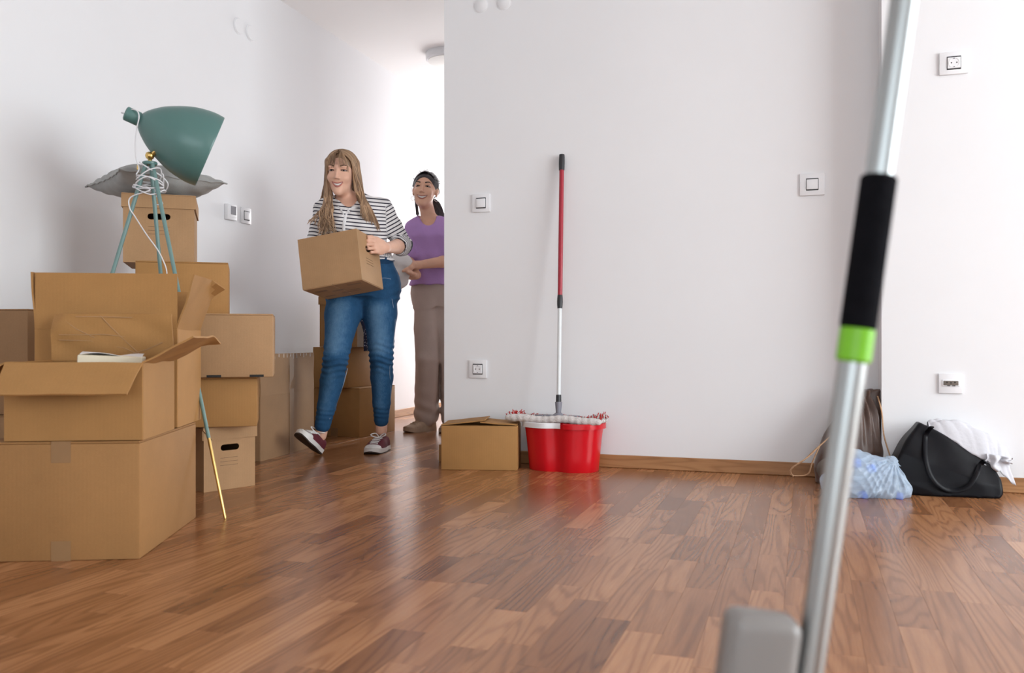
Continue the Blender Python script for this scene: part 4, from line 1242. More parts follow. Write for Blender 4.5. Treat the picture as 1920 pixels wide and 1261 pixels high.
MB().box((-.012, .0, (zt_ + .10) / 2 - .02), (.022, .022, zt_ - .16), Ml, bev=.004, seg=2).build('tank_clip', M_blackpl, smop, smooth=.6)
MB().lathe([(0, 0), (.02, 0), (.016, .03), (.011, .055), (0, .055)], 20, Tr(0, 0, .014)).build('swivel', M_greypl, smop, smooth=.6)
MB().box((0, 0, .012), (.36, .11, .012), Rz(YAW), bev=.005, seg=2).build('mop_plate', M_greypl, smop, smooth=.6)
MB().box((0, 0, .0045), (.38, .125, .009), Rz(YAW), bev=.004, seg=2).build('pad', M_fleece_w, smop, smooth=.6)

# ---------------------------------------------------------------- people
def hand(s, wrist, f, n, t, curl=(.5, .55, .6, .65), sc=1.0, k=.008, thumb=None, spread=0.0):
    """hand: palm and five fingers; f = finger direction, n = palm side, t = thumb side"""
    f = Vector(f).normalized(); n = Vector(n); n = (n - f * n.dot(f)).normalized(); t = Vector(t); t = (t - f * t.dot(f) - n * t.dot(n)).normalized()
    w = Vector(wrist)
    M = basis(w + f * .045 * sc, f, t, n)
    s.ell((0, 0, 0), (.048 * sc, .040 * sc, .0165 * sc), k * 1.5, M=M)
    s.cone(w, w + f * .03 * sc, .0225 * sc, .024 * sc, .02)
    lens = (.068, .076, .070, .056); off = (.0285, .0098, -.0095, -.0275); start = (.082, .086, .083, .074); rr = (.0088, .0092, .0088, .0078)
    for i in range(4):
        p = w + f * start[i] * sc + t * off[i] * sc
        a = 0.0; q = [w + f * .05 * sc + t * off[i] * .9 * sc, p]; r = [rr[i] * sc, rr[i] * sc]
        for j, fr in enumerate((.44, .32, .24)):
            a += curl[i] * (1.0, 1.15, .8)[j]
            d = f * math.cos(a) + n * math.sin(a) + t * spread * (1.5 - i)
            p = p + d.normalized() * lens[i] * fr * sc; q.append(p); r.append(rr[i] * sc * (1 - .10 * (j + 1)))
        s.chain(q, r, .004)
    th = thumb or (.62, .62, .35)
    b = w + f * .018 * sc + t * .024 * sc
    d1 = (f * th[0] + t * th[1] + n * th[2]).normalized(); d2 = (d1 * .75 + f * .55 + n * .15).normalized()
    p1 = b + d1 * .036 * sc; p2 = p1 + d2 * .030 * sc; p3 = p2 + (d2 + f * .2).normalized() * .022 * sc
    s.chain([b, p1, p2, p3], [.0165 * sc, .0125 * sc, .0108 * sc, .0085 * sc], .012)

def head_sdf(s, M, sc=1.0, jaw=1.0):
    e = lambda c, r, k=.02, mode='u': s.ell(tuple(sc * v for v in c), tuple(sc * v for v in r), k, mode, M)
    s.ell(tuple(sc * v for v in (0, .016, .032)), tuple(sc * v for v in (.072, .088, .080)), .02, 'u', M)
    e((0, -.024, -.026), (.0570 * jaw, .066, .078), .028)
    e((0, -.038, -.078), (.035 * jaw, .042, .030), .028)
    e((0, -.074, -.098), (.017, .015, .014), .025)
    for sx in (-1, 1):
        e((sx * .034, -.066, -.026), (.020, .017, .018), .026)
        e((sx * .073, .012, -.004), (.008, .019, .029), .008)
        e((sx * .0735, .020, .006), (.011, .014, .018), .006)
    c = lambda a, b, ra, rb, k=.012, mode='u': s.mcone(M, tuple(sc * v for v in a), tuple(sc * v for v in b), ra * sc, rb * sc, k, mode)
    c((-.036, -.080, .028), (.036, -.080, .028), .010, .010, .02)
    c((0, -.085, .018), (0, -.101, -.024), .0050, .0072, .009)
    e((0, -.1035, -.027), (.0090, .0088, .0075), .006)
    for sx in (-1, 1):
        e((sx * .0100, -.094, -.030), (.0062, .0080, .0056), .005)
        e((sx * .031, -.099, .009), (.0165, .0085, .0090), .010, 's')

def face(parent, s, M, sc, mw, lip, brow, zc=-.058, open_=1.0, brow_th=.0030):
    """eyes, brows, lips and teeth set on the surface of the head"""
    def surf(x, z, off=0.0):
        ys = np.linspace(-.13, .02, 240) * sc
        pts = np.array([tuple(M @ Vector((x * sc, yy, z * sc))) for yy in ys])
        f = s.at(pts); i = int(np.argmax(f < 0))
        return M @ Vector((x * sc, ys[i] + off * sc, z * sc))
    out = Vector(M.to_3x3() @ Vector((0, -1, 0)))
    for sx in (-1, 1):
        cx = sx * .0310
        pe = M.inverted() @ surf(cx, .0085, .0)
        def blob(rx, ry, rz, dx, dy, dz, mat, nm, par):
            P_ = [[(M @ Vector((cx * sc + dx * sc + rx * sc * math.sin(a) * math.cos(b), pe.y + dy * sc + ry * sc * math.sin(a) * math.sin(b), .0085 * sc + dz * sc + rz * sc * math.cos(a)))) for b in np.linspace(0, 2 * PI, 18, endpoint=False)] for a in np.linspace(.05, PI - .05, 11)]
            return MB().rings(P_).build(nm, mat, par, smooth=3)
        eo = blob(.0125, .0055, .0034, 0, .0018, -.0005, M_eye, 'eyeball', parent)
        blob(.0056, .0050, .0035, -.0010, -.0002, -.0003, M_iris, 'iris', eo)
        up = []; lo = []
        for k in range(9):
            u = -1 + k / 4.0
            x = cx + u * .0145
            up.append(surf(x, .0082 + .0034 * (1 - u * u) - .0012 * u * sx, -.0030 + .0022 * abs(u))); lo.append(surf(x, .0076 - .0024 * (1 - u * u), -.0022 + .0016 * abs(u)))
        MB().tube(up, [.0010 * sc] + [.0022 * sc] * 7 + [.0012 * sc], 6).build('upper_lashes', M_lash, parent, smooth=3)
        MB().tube(lo, [.0006 * sc] + [.0010 * sc] * 7 + [.0006 * sc], 6).build('lower_lashes', M_lash, parent, smooth=3)
        lid = []
        for k in range(9):
            u = -1 + k / 4.0; lid.append(surf(cx + u * .0150, .0125 + .0048 * (1 - u * u), .0012))
        MB().tube(lid, [.0015 * sc] + [.0042 * sc] * 7 + [.0015 * sc], 8).build('eyelid', parent['skin_mat'] and bpy.data.materials[parent['skin_mat']], parent, smooth=3)
        br = []
        for k in range(9):
            u = k / 8.0; x = sx * (.0145 + u * .0335); br.append(surf(x, .0285 + .0065 * math.sin(u * 2.3) - .003 * u, -.0008))
        MB().tube(br, [brow_th * .9 * sc] + [brow_th * sc * (1.15 - .06 * k) for k in range(7)] + [.0008 * sc], 6, flat=.6).build('eyebrow', brow, parent, smooth=3)
    # mouth
    n = 17; U = np.linspace(-1, 1, n)
    zu = lambda u: zc + .0040 + .0070 * u * u + .0010 * abs(u)
    zl = lambda u: zc - .0125 * open_ * (1 - u * u) + .0105 * u * u
    upl = [surf(u * mw, zu(u), -.0006) for u in U]; lol = [surf(u * mw, zl(u), -.0004) for u in U]
    mid = [surf(u * mw * .93, .5 * (zu(u * .93) + zl(u * .93)), .0015) for u in U]
    hgt = [max(.0010, .5 * (zu(u * .93) - zl(u * .93))) for u in U]
    MB().tube(upl, [(.0010 + .0016 * (1 - abs(u) ** 2.5)) * sc for u in U], 8).build('upper_lip', lip, parent, smooth=3)
    MB().tube(lol, [(.0012 + .0030 * (1 - abs(u) ** 2.2)) * sc for u in U], 8).build('lower_lip', lip, parent, smooth=3)
    # carve the mouth opening
    for i in range(n - 1):
        s.cone(mid[i], mid[i + 1], hgt[i] * sc * .92, hgt[i + 1] * sc * .92, .0015, 's')
    back = [p - out * .0065 * sc for p in mid]
    MB().rings([[upl[i] - out * .0068 * sc, lol[i] - out * .0068 * sc, lol[i] - out * .0085 * sc, upl[i] - out * .0085 * sc] for i in range(n)]).build('mouth_lining', M_mouth, parent)
    tp_ = []
    for i, u in enumerate(U):
        a, b = upl[i], lol[i]
        tt = .66 if abs(u) < .95 else .4
        tp_.append([a.lerp(b, .04) - out * .0020 * sc, a.lerp(b, tt) - out * .0026 * sc, a.lerp(b, tt) - out * .0062 * sc, a.lerp(b, .04) - out * .0062 * sc])
    MB().rings(tp_[1:-1]).build('teeth', M_teeth, parent, smooth=.8)
    return surf

def lock(m, pts, r, tone, n=6, seg=6, flat=.45, up=None):
    P = catmull(pts, n); k = len(P)
    rr = [r * (0.55 + .45 * min(1, i / (k * .25))) * (1 if i < k * .72 else max(.06, (1 - (i - k * .72) / (k * .28)) ** .8)) for i in range(k)]
    v0 = len(m.v); m.tube(P, rr, seg, flat=flat, up=up)
    m.att += [min(max(tone + random.uniform(-.04, .04), 0), 1)] * (len(m.v) - v0)

def sneaker(parent, M, L, mats, label=None, W_=.048, name='sneaker', laces=True):
    """low shoe: heel at origin, toe along +y, sole underneath at z=0"""
    up_m, sole_m, rim_m, toe_m, lace_m = mats
    t = bpy.data.objects.new(name, None); t.empty_display_size = .03; COL.objects.link(t); t.parent = parent; t.matrix_local = M
    if label: t['label'] = label
    def hw(u): return W_ * (.62 + .10 * math.sin(u * 3) + .30 * math.sin(min(max((u - .25) / .75, 0), 1) * PI) ** .9) * (1 if u < .86 else max(.0, 1 - ((u - .86) / .145) ** 2) ** .5) * (1 if u > .08 else (1 - ((.08 - u) / .085) ** 2) ** .5)
    def cx(u): return .010 * math.sin((u - .3) * 3.0)
    n = 26; U = [i / n for i in range(n + 1)]
    def outline(g): return [(cx(u) + max(hw(u), .004) + g, u * L) for u in U] + [(cx(u) - max(hw(u), .004) - g, u * L) for u in reversed(U)]
    o = outline(.002)
    lift = lambda y: .012 * max(0, (y / L - .78) / .22) ** 2
    MB().rings([[(x, y, .000 + lift(y)) for x, y in o], [(x, y, .007 + lift(y)) for x, y in o]]).build('outsole', sole_m, t)
    MB().rings([[(x * 1.02, y, .006 + lift(y)) for x, y in o], [(x, y, .026 + lift(y)) for x, y in o]]).build('midsole', rim_m, t, smooth=.7)
    def htop(u): return np.interp(u, [0, .06, .18, .34, .48, .62, .78, .90, 1.0], [.066, .075, .074, .070, .072, .060, .046, .038, .028])
    R = []
    for u in U:
        ring_ = []; h = htop(u); w = max(hw(u), .004)
        for k in range(13):
            a = PI * k / 12; ring_.append((cx(u) + w * math.copysign(abs(math.cos(a)) ** .7, math.cos(a)), u * L, .020 + lift(u * L) + (h - .020) * math.sin(a) ** .75))
        R.append(ring_)
    MB().rings(R[:21] if toe_m else R).build('upper', up_m, t, smooth=1.2)
    if toe_m: MB().rings([[(x * 1.02, y, z + .0012) for x, y, z in r_] for r_ in R[20:]]).build('toe_cap', toe_m, t, smooth=1.2)
    if laces:
        def top(u, fx): return Vector((cx(u) + fx * hw(u), u * L, lift(u * L) + .020 + (htop(u) - .020) * (1 - abs(fx) ** 2.2) ** .4 + .003))
        for i in range(5):
            u = .42 + i * .075; m = MB(); m.tube([top(u, -.45), top(u, -.2), top(u, .2), top(u, .45)], .0034, 6, flat=.6); m.build('lace', lace_m, t, smooth=3)
        for sg in (-1, 1):
            m = MB(); m.tube(catmull([top(.40, 0) + Vector((0, 0, .002)), top(.36, .0) + Vector((sg * .022, -.004, .020)), top(.42, 0) + Vector((sg * .040, .01, .016)), top(.44, 0) + Vector((sg * .024, .010, .006)), top(.41, 0)], 6), .0028, 6); m.build('lace_loop', lace_m, t, smooth=3)
    return t

# ================= woman with the striped top carrying a box
D1_, P1X = 4.50, 668
root1 = W((P1X - CX) / FPX * D1_, D1_, 0)
woman1 = thing('person', 'smiling woman with long blonde hair in striped top and jeans carrying a box', 'person', loc=root1, rotz=YAW)
woman1['skin_mat'] = 'skin_light'
def q1(px, py, dd=0.0):
    d = D1_ + dd
    return Vector(((px - CX) / FPX * d - (P1X - CX) / FPX * D1_, dd, CAM_H + (HOR - py) / FPX * d))
def sc1(py, cxp, rx, ry, cy=0.0):
    p = q1(cxp, py); return (p.z, p.x, cy, rx, ry)
torso1 = [sc1(556, 681, .165, .115, .02), sc1(540, 681, .172, .120, .02), sc1(515, 682, .162, .115, .015), sc1(490, 684, .138, .098), sc1(460, 677, .128, .098, -.005), sc1(432, 667, .145, .118, -.018), sc1(405, 662, .152, .105, -.005), sc1(385, 662, .142, .085, .01), sc1(372, 660, .105, .065, .02), sc1(363, 657, .060, .050, .02)]
shL, elL, wrL = q1(717, 391, .02), q1(756, 461, .06), q1(717, 452, -.135)
shR, elR, wrR = q1(609, 394, .02), q1(590, 462, -.02), q1(566, 484, -.22)
hipL, knL, anL = q1(711, 545, .01), q1(715, 668, -.02), q1(715, 806, .10)
hipR, knR, anR = q1(649, 548, .0), q1(629, 674, -.14), q1(601, 816, -.09)
# standing leg planted, stepping leg's heel near the floor
headM1 = Tr(q1(640.5, 325, -.045)) @ Rz(rad(-3)) @ Ry(rad(2)) @ Rx(rad(6))
cbw, cbd, cbh = .300, .285, .245
fr_top = PD(668, 428, 4.10)
MC = Rz(YAW - rad(11)) @ Ry(rad(-9)) @ Rx(rad(-6))
off = MC @ Vector((cbw / 2, -cbd / 2, cbh))
MCB = Tr(fr_top - off) @ MC
IW1 = (Tr(root1) @ Rz(YAW)).inverted() @ MCB          # carried box frame seen from the woman
def cbp(x, y, z): return IW1 @ Vector((x, y, z))
def cbv(x, y, z): return IW1.to_3x3() @ Vector((x, y, z))
wrL = cbp(cbw / 2 + .050, .085, cbh - .055); wrR = cbp(-cbw / 2 - .050, .085, cbh - .060)
b1 = SDF()
b1.loft([(z, cx, cy, rx - .010, ry - .012) for z, cx, cy, rx, ry in torso1], .0)
for h_, k_, a_ in ((hipR, knR, anR), (hipL, knL, anL)):
    b1.chain([h_, k_, k_.lerp(a_, .28) + Vector((0, .018, 0)), k_.lerp(a_, .62) + Vector((0, .008, 0)), a_], [.070, .044, .042, .033, .030], .03)
b1.cone(q1(660, 385, .02), shL, .05, .040, .03); b1.cone(q1(660, 385, .02), shR, .05, .040, .03)
b1.chain([shL, elL], [.041, .034], .02); b1.chain([elL, elL.lerp(wrL, .35), wrL], [.036, .036, .023], .015)
b1.chain([shR, elR, wrR], [.041, .034, .023], .02)
b1.cone(q1(655, 380, .015), headM1 @ Vector((0, .022, -.06)), .046, .043, .025)
head_sdf(b1, headM1, 1.02, .93)
face(woman1, b1, headM1, 1.02, .0275, M_lip1, M_brow1)
hand(b1, wrL, cbv(-.26, -.95, -.06), cbv(-1, .1, 0), cbv(0, 0, 1), curl=(.62, .66, .70, .75), thumb=(.80, .35, .15))
hand(b1, wrR, cbv(.26, -.95, -.06), cbv(1, .1, 0), cbv(0, 0, 1), curl=(.62, .66, .70, .75), thumb=(.80, .35, .15))
V, Fq = b1.mesh(.0036); mesh_np('body', V, Fq, M_skin1, woman1)
# jeans
jn = SDF()
jt = [s_ for s_ in torso1 if s_[0] <= q1(0, 483).z]
jt.append((q1(0, 484).z, q1(685, 484).x, 0, .136, .098))
jn.loft(jt, .02, grow=.008)
jn.cone(hipR + Vector((.0, .02, .03)), hipL + Vector((0, .02, .03)), .10, .10, .04)
def legj(h, k_, a, rs):
    pts = [h, h.lerp(k_, .35), h.lerp(k_, .8), k_, k_.lerp(a, .28), k_.lerp(a, .62), k_.lerp(a, .86)]
    pts[4] = pts[4] + Vector((0, .018, 0)); pts[5] = pts[5] + Vector((0, .008, 0))
    jn.chain(pts, rs, .035); return pts
legj(hipR, knR, anR, [.094, .090, .066, .061, .059, .046, .040]); legj(hipL, knL, anL, [.094, .088, .066, .060, .058, .046, .038])
def jwr(x, y, z):
    zk = knR.z; zz = (z - (zk - .01)) / .075; zz2 = (z - (knL.z - .0)) / .075
    g = np.exp(-zz * zz) * (x < q1(676, 600).x) + np.exp(-zz2 * zz2) * (x >= q1(676, 600).x)
    an = np.exp(-((z - q1(0, 775).z) / .04) ** 2)
    hip = np.exp(-((z - q1(0, 552).z) / .04) ** 2)
    return -.0034 * g * np.sin(z * 210 + 18 * x + 2 * np.sin(40 * x)) - .0018 * an * np.sin(z * 260 + 30 * x) - .0025 * hip * np.sin(150 * z - 60 * np.abs(x - q1(680, 0).x))
jn.op(jwr, [0] * 3, [0] * 3, 0, 'd')
V, Fq = jn.mesh(.0046)
fade = np.zeros(len(V))
for h, k_, a in ((hipR, knR, anR), (hipL, knL, anL)):
    for A, B, r0 in ((h.lerp(k_, .15), k_.lerp(a, .05), .055), (k_, k_.lerp(a, .75), .035)):
        A = np.array(A); B = np.array(B); ba = B - A; tt = np.clip(((V - A) @ ba) / (ba @ ba), 0, 1); dx = V[:, 0] - (A + tt[:, None] * ba)[:, 0]
        fade = np.maximum(fade, np.exp(-(dx / r0) ** 2) * (V[:, 1] < (A + tt[:, None] * ba)[:, 1] + .02) * (.72 if r0 > .05 else .40) * np.clip(np.minimum(tt * 6, (1 - tt) * 6) + .1, 0, 1))
fade = fade * .85 + .26
jo = mesh_np('jeans', V, Fq, M_denim, woman1, {'fade': fade})
def jsurf(px, py, o=-.002):
    ys = np.linspace(-.45, .25, 400); pts = []
    for yy in ys: pts.append(tuple(q1(px, py, yy)))
    f = jn.at(np.array(pts)); i = int(np.argmax(f < 0)); return Vector(pts[i]) + Vector((0, o, 0))
for pts in ([(735, 560), (741, 600), (738, 640), (731, 690), (733, 740), (728, 790)], [(652, 690), (641, 730), (628, 765), (618, 785)], [(712, 522), (722, 521), (733, 523)], [(676, 555), (672, 540), (671, 530)]):
    MB().tube(catmull([jsurf(*p) for p in pts], 5), .0013, 5).build('seam', M_stitch, jo, smooth=3)
for hem, y0 in ((anR, 792), (anL, 800)):
    pass
bw = MB(); zb = q1(0, 486).z
bw.rings([[(q1(685, 486).x + .1455 * math.cos(a), .1075 * math.sin(a), zb + dz) for a in np.linspace(0, 2 * PI, 40, endpoint=False)] for dz in (-.030, .004)], caps=(False, False))
bw.build('waistband', M_denim, jo, smooth=1.0)
# striped top
sh = SDF()
tt_ = [s_ for s_ in torso1 if s_[0] > q1(0, 487).z]; tt_.append((q1(0, 489).z, q1(684, 489).x, 0, .140, .101))
sh.loft(tt_, .02, grow=.011)
sh.cone(q1(672, 384, .015), shL, .056, .050, .03); sh.cone(q1(652, 386, .015), shR, .056, .052, .03)
sh.chain([shL, shL.lerp(elL, .5), elL], [.053, .051, .047], .03); sh.cone(elL, elL.lerp(wrL, .20), .048, .051, .012)
sh.chain([shR, elR, elR.lerp(wrR, .3)], [.056, .047, .046], .02)
sh.ell(q1(646, 425, -.095), (.05, .04, .05), .03); sh.ell(q1(690, 424, -.090), (.05, .04, .05), .03)
sh.op(lambda x, y, z: .0022 * np.sin(55 * z + 40 * x + 2 * np.sin(30 * x)) + .0015 * np.sin(90 * x - 70 * z), [0] * 3, [0] * 3, 0, 'd')
sh.cone(q1(653, 360, -.03), q1(652, 372, -.10), .058, .046, .004, 's'); sh.cone(q1(652, 375, -.13), q1(648, 406, -.14), .045, .016, .004, 's')
sh.cone(headM1 @ Vector((0, 0, -.06)), q1(654, 372, -.01), .066, .060, .004, 's')
sh.cone(elL.lerp(wrL, .24), elL.lerp(wrL, .40), .040, .040, .002, 's')
V, Fq = sh.mesh(.0042)
def seg_par(V, A, B):
    A = np.array(A); B = np.array(B); ba = B - A; t_ = np.clip(((V - A) @ ba) / (ba @ ba), -.2, 1.0)
    d = np.linalg.norm(V - (A + t_[:, None] * ba), axis=1); return t_ * np.linalg.norm(ba), d
PIT = .0182
stc = (V[:, 2] + .10 * (V[:, 0] - .0) + .16 * np.abs(V[:, 1])) / PIT
for (A, B, base) in ((shL, elL, 0), (shR, elR, .3)):
    t_, d = seg_par(V, A, B); sel = (d < .068) & (np.abs(V[:, 0] - .01) > .148) & (t_ > .0)
    stc[sel] = (-t_[sel] - .05 * V[sel, 1]) / PIT + base
t_, d = seg_par(V, elL, wrL); sel = (d < .062) & (t_ > .012) & (V[:, 0] > .14); stc[sel] = t_[sel] / (PIT * .62)
so = mesh_np('striped_top', V, Fq, M_stripe, woman1, {'stripe': stc})
def ssurf(px, py, o=-.002):
    ys = np.linspace(-.35, .15, 300); pts = [tuple(q1(px, py, yy)) for yy in ys]
    f = sh.at(np.array(pts)); i = int(np.argmax(f < 0)); return (Vector(pts[i]) if f.min() < 0 else q1(px, py, -.11)) + Vector((0, o, 0))
MB().tube([ssurf(647, 407, -.001), ssurf(646, 415), ssurf(645, 425), ssurf(645, 436), ssurf(645, 446)], .0085, 8, flat=.30, up=(1, 0, 0)).build('button_placket', M_cuff, so, smooth=1.0)
MB().tube([ssurf(633, 388, 0), ssurf(638, 390, -.001), ssurf(642, 398, -.001), ssurf(646, 408, -.001)], .0055, 8, flat=.5).build('neckline_trim', M_cuff, so, smooth=1.0)
MB().tube([ssurf(676, 386, 0), ssurf(664, 389, -.001), ssurf(655, 392, -.001), ssurf(651, 399, -.001), ssurf(647, 408, -.001)], .0055, 8, flat=.5).build('neckline_trim', M_cuff, so, smooth=1.0)
for px, py in ((656, 391), (655, 397), (646, 413), (646, 421), (645, 431)):
    MB().lathe([(0, -.001), (.0042, -.001), (.0042, .0014), (0, .0018)], 12, Tr(ssurf(px, py, -.0045)) @ Rx(PI / 2)).build('button', M_whitepl, so, smooth=.7)
# shoes
fl = Vector((-.30, -.95, 0)).normalized()
def shoeM(ankle, fwd, upv, heel_back, drop):
    f = Vector(fwd).normalized(); u = Vector(upv); u = (u - f * u.dot(f)).normalized(); x = f.cross(u)
    o_ = Vector(ankle) - f * heel_back - u * drop
    return basis(o_, x, f, u)
mats1 = (M_maroon, M_sole, M_rubber, M_rubber, M_lace)
aL = Vector((anL.x, anL.y, 0)); f_ = Vector((-.30, -.95, 0)).normalized()
f_ = Vector((-.12, -.99, 0)).normalized()
sneaker(woman1, basis(aL - f_ * .060, f_.cross(Vector((0, 0, 1))), f_, Vector((0, 0, 1))), .235, mats1, 'maroon canvas sneaker flat on the floor')
fR = Vector((-.12, -.78, .38)).normalized()
MR = shoeM(anR, fR, (.42, .1, 1), .058, .078)
sneaker(woman1, MR, .235, mats1, 'maroon canvas sneaker with its toe lifted')
# hair
hm = MB(); hm.att = []
random.seed(21)
cr0 = Vector((0, .016, .032))
def hp(s, y, th, g=1.0):      # point over the skull: side s, depth y, angle th from the crown
    ry = math.sqrt(max(.05, 1 - ((y - .016) / .105) ** 2))
    return headM1 @ Vector((s * .078 * g * ry * math.sin(th), y, .034 + .088 * g * ry * math.cos(th)))
capS = SDF(); capS.ell((0, .020, .036), (.0775, .0945, .0865), 0, 'u', headM1)
capS.ell((0, -.085, -.030), (.062, .085, .106), .006, 's', headM1)
V, Fq = capS.mesh(.0045); mesh_np('hair_cap', V, Fq, M_hair1, woman1, {'tone': np.full(len(V), .30)})
for i in range(560):
    s = -1 if i % 2 else 1
    y = random.uniform(-.058, .10)
    ton = random.uniform(.12, .95)
    p = [hp(s * .0 + s, y * .9, .02 + random.uniform(0, .08), 1.015), hp(s, y, .55, 1.03), hp(s, y + .004, 1.05, 1.05), hp(s, y + .010, 1.50, 1.05 + random.uniform(0, .04))]
    front = y < .045
    if s < 0:
        e = q1(random.uniform(594, 634) if front else random.uniform(600, 640), random.uniform(418, 446), -.155 + random.uniform(0, .045) if front else random.uniform(-.02, .08))
        md = q1(random.uniform(602, 617) + (6 if front else 0), random.uniform(368, 384), -.085 if front else .02)
        md2 = q1(random.uniform(598, 624), random.uniform(395, 408), -.135 + random.uniform(0, .03) if front else .05)
    else:
        k = random.random()
        e = q1(678 + 34 * k + random.uniform(-4, 4), 405 + 24 * k + random.uniform(-4, 6), -.150 + .03 * k + random.uniform(0, .02) if front else .06)
        md = q1(random.uniform(668, 682), random.uniform(358, 370), -.060 if front else .03)
        md2 = q1(676 + 20 * k, 384 + 6 * k, -.128 + .02 * k if front else .06)
    p += [md, md2, e]
    lock(hm, p, random.uniform(.0022, .0044), ton, up=tuple(headM1.to_3x3() @ Vector((0, 0, 1))))
for i in range(170):           # hair falling behind the neck and ears
    s = -1 if i % 2 else 1; y = random.uniform(.010, .085); kx = random.random()
    p = [hp(s, y * .9, .05, 1.0), hp(s, y, .8, 1.01), hp(s, y, 1.5, 1.02), q1((615 + 3 * kx) if s < 0 else (657 + 8 * kx), 343 + 4 * kx, -.035 + .03 * kx), q1((612 + 12 * kx) if s < 0 else (660 + 14 * kx), 366, -.01 + .03 * random.random()), q1((606 + 26 * kx) if s < 0 else (664 + 22 * kx), 392 + 10 * kx, .03 if s > 0 else -.03)]
    lock(hm, p, random.uniform(.003, .0055), random.uniform(.0, .45))
for i in range(64):            # curtain fringe
    s = -1 if i % 2 else 1; u = random.random()
    x1 = s * (.006 + .052 * u)
    p = [headM1 @ Vector((s * .004, -.048 + random.uniform(-.01, .01), .113)), headM1 @ Vector((s * (.010 + .022 * u), -.083, .090)), headM1 @ Vector((x1 * .85, -.101 + .022 * u, .058)), headM1 @ Vector((x1 + s * .004, -.103 + .034 * u, .026 + random.uniform(-.008, .014) - .03 * u * u))]
    lock(hm, p, random.uniform(.0008, .0017), random.uniform(.15, .8), flat=.5)
for i in range(14):            # loose ends
    s = -1
    a = q1(random.uniform(596, 606), 395, -.11)
    lock(hm, [a, q1(random.uniform(585, 596), 408, -.12), q1(random.uniform(574, 592), random.uniform(410, 424), -.12)], .0016, .5)
hm.build('hair', M_hair1, woman1, smooth=3, kind='stuff')

# carried box with hand holes
cb = thing('carried_box', 'cardboard box with hand holes carried by the woman in the striped top', 'box', M=MCB)
T = .004; m = MB()
ho = [(x, z + cbh - .075) for x, z in stadium(.095, .030)]
for s in (-1, 1):
    m.panel([(-cbw / 2, 0), (cbw / 2, 0), (cbw / 2, cbh), (-cbw / 2, cbh)], None, T, Tr(0, s * (cbd / 2 - T / 2), 0))
    m.panel([(-cbd / 2 + T, 0), (cbd / 2 - T, 0), (cbd / 2 - T, cbh), (-cbd / 2 + T, cbh)], ho, T, Tr(s * (cbw / 2 - T / 2), 0, 0) @ Rz(PI / 2))
m.build('body', K_tan, cb)
MB().box((0, 0, T / 2), (cbw - 2 * T - .001, cbd - 2 * T - .001, T)).build('base', K_tan, cb)
for s in (-1, 1): MB().box((s * cbw * .25, 0, -.002), (cbw * .49, cbd - .004, .004), bev=.001).build('bottom_flap', K_tan, cb)
for i, (x, y, w, h) in enumerate(((.09, -.09, .07, .02), (-.09, -.06, .06, .03), (.02, .05, .10, .012), (.05, .02, .05, .012), (-.02, -.02, .06, .02), (-.10, .07, .05, .02))):
    MB().box((x, y, -.0044), (w, h, .0006)).build('printed_mark', M_tape, cb)
for i in range(3): MB().box((cbw / 2 + .0004, -.01, cbh - .125 - i * .013), (.0008, .09, .0011)).build('printed_line', M_print, cb)
for s in (-1, 1):
    f_o = flap_sheet(cbw - .004, cbd * .49, rough=.001, seed=40 + s).build('flap', K_tan, cb, smooth=.5)
    f_o.matrix_local = (Tr(0, -cbd / 2 + .004, cbh - .004) if s < 0 else Tr(0, cbd / 2 - .004, cbh - .004) @ Rz(PI)) @ Rx(rad(-88))

# ================= woman in the lilac T-shirt
D2_, P2X = 5.62, 806
root2 = W((P2X - CX) / FPX * D2_, D2_, 0)
woman2 = thing('person', 'smiling dark-haired woman in lilac T-shirt and beige trousers behind the wall corner', 'person', loc=root2, rotz=YAW)
woman2['skin_mat'] = 'skin_medium'
def q2(px, py, dd=0.0):
    d = D2_ + dd
    return Vector(((px - CX) / FPX * d - (P2X - CX) / FPX * D2_, dd, CAM_H + (HOR - py) / FPX * d))
def sc2(py, cxp, rx, ry, cy=0.0):
    p = q2(cxp, py); return (p.z, p.x, cy, rx, ry)
torso2 = [sc2(575, 821, .150, .11, .02), sc2(550, 820, .165, .12, .02), sc2(525, 819, .150, .105), sc2(500, 817, .130, .098), sc2(470, 815, .140, .105), sc2(445, 813, .155, .115, -.012), sc2(425, 812, .155, .098), sc2(412, 810, .120, .072, .015), sc2(404, 806, .06, .05, .02)]
sL2, eL2, wL2 = q2(846, 428, .02), q2(856, 487, -.10), q2(781, 497, -.225)
sR2, eR2, wR2 = q2(780, 428, .02), q2(764, 486, -.06), q2(781, 515, -.20)
hR2, kR2, aR2 = q2(804, 560, .0), q2(802, 672, -.06), q2(800, 786, .02)
hL2, kL2, aL2 = q2(838, 560, .0), q2(846, 672, -.04), q2(850, 790, .02)
headM2 = Tr(q2(797, 358, -.035)) @ Rz(rad(-5)) @ Ry(rad(4)) @ Rx(rad(-6))
b2 = SDF()
b2.loft([(z, cx, cy, rx - .012, ry - .014) for z, cx, cy, rx, ry in torso2], 0)
b2.chain([hR2, kR2, aR2], [.07, .05, .034], .03); b2.chain([hL2, kL2, aL2], [.07, .05, .034], .03)
b2.cone(q2(808, 425, .02), sL2, .05, .042, .03); b2.cone(q2(808, 425, .02), sR2, .05, .042, .03)
b2.chain([sL2, eL2], [.042, .036], .02); b2.chain([eL2, eL2.lerp(wL2, .35), wL2], [.037, .036, .024], .015)
b2.chain([sR2, eR2], [.042, .036], .02); b2.chain([eR2, eR2.lerp(wR2, .4), wR2], [.037, .035, .024], .015)
b2.cone(q2(806, 414, .015), headM2 @ Vector((0, .022, -.06)), .048, .045, .025)
head_sdf(b2, headM2, 1.03, 1.06)
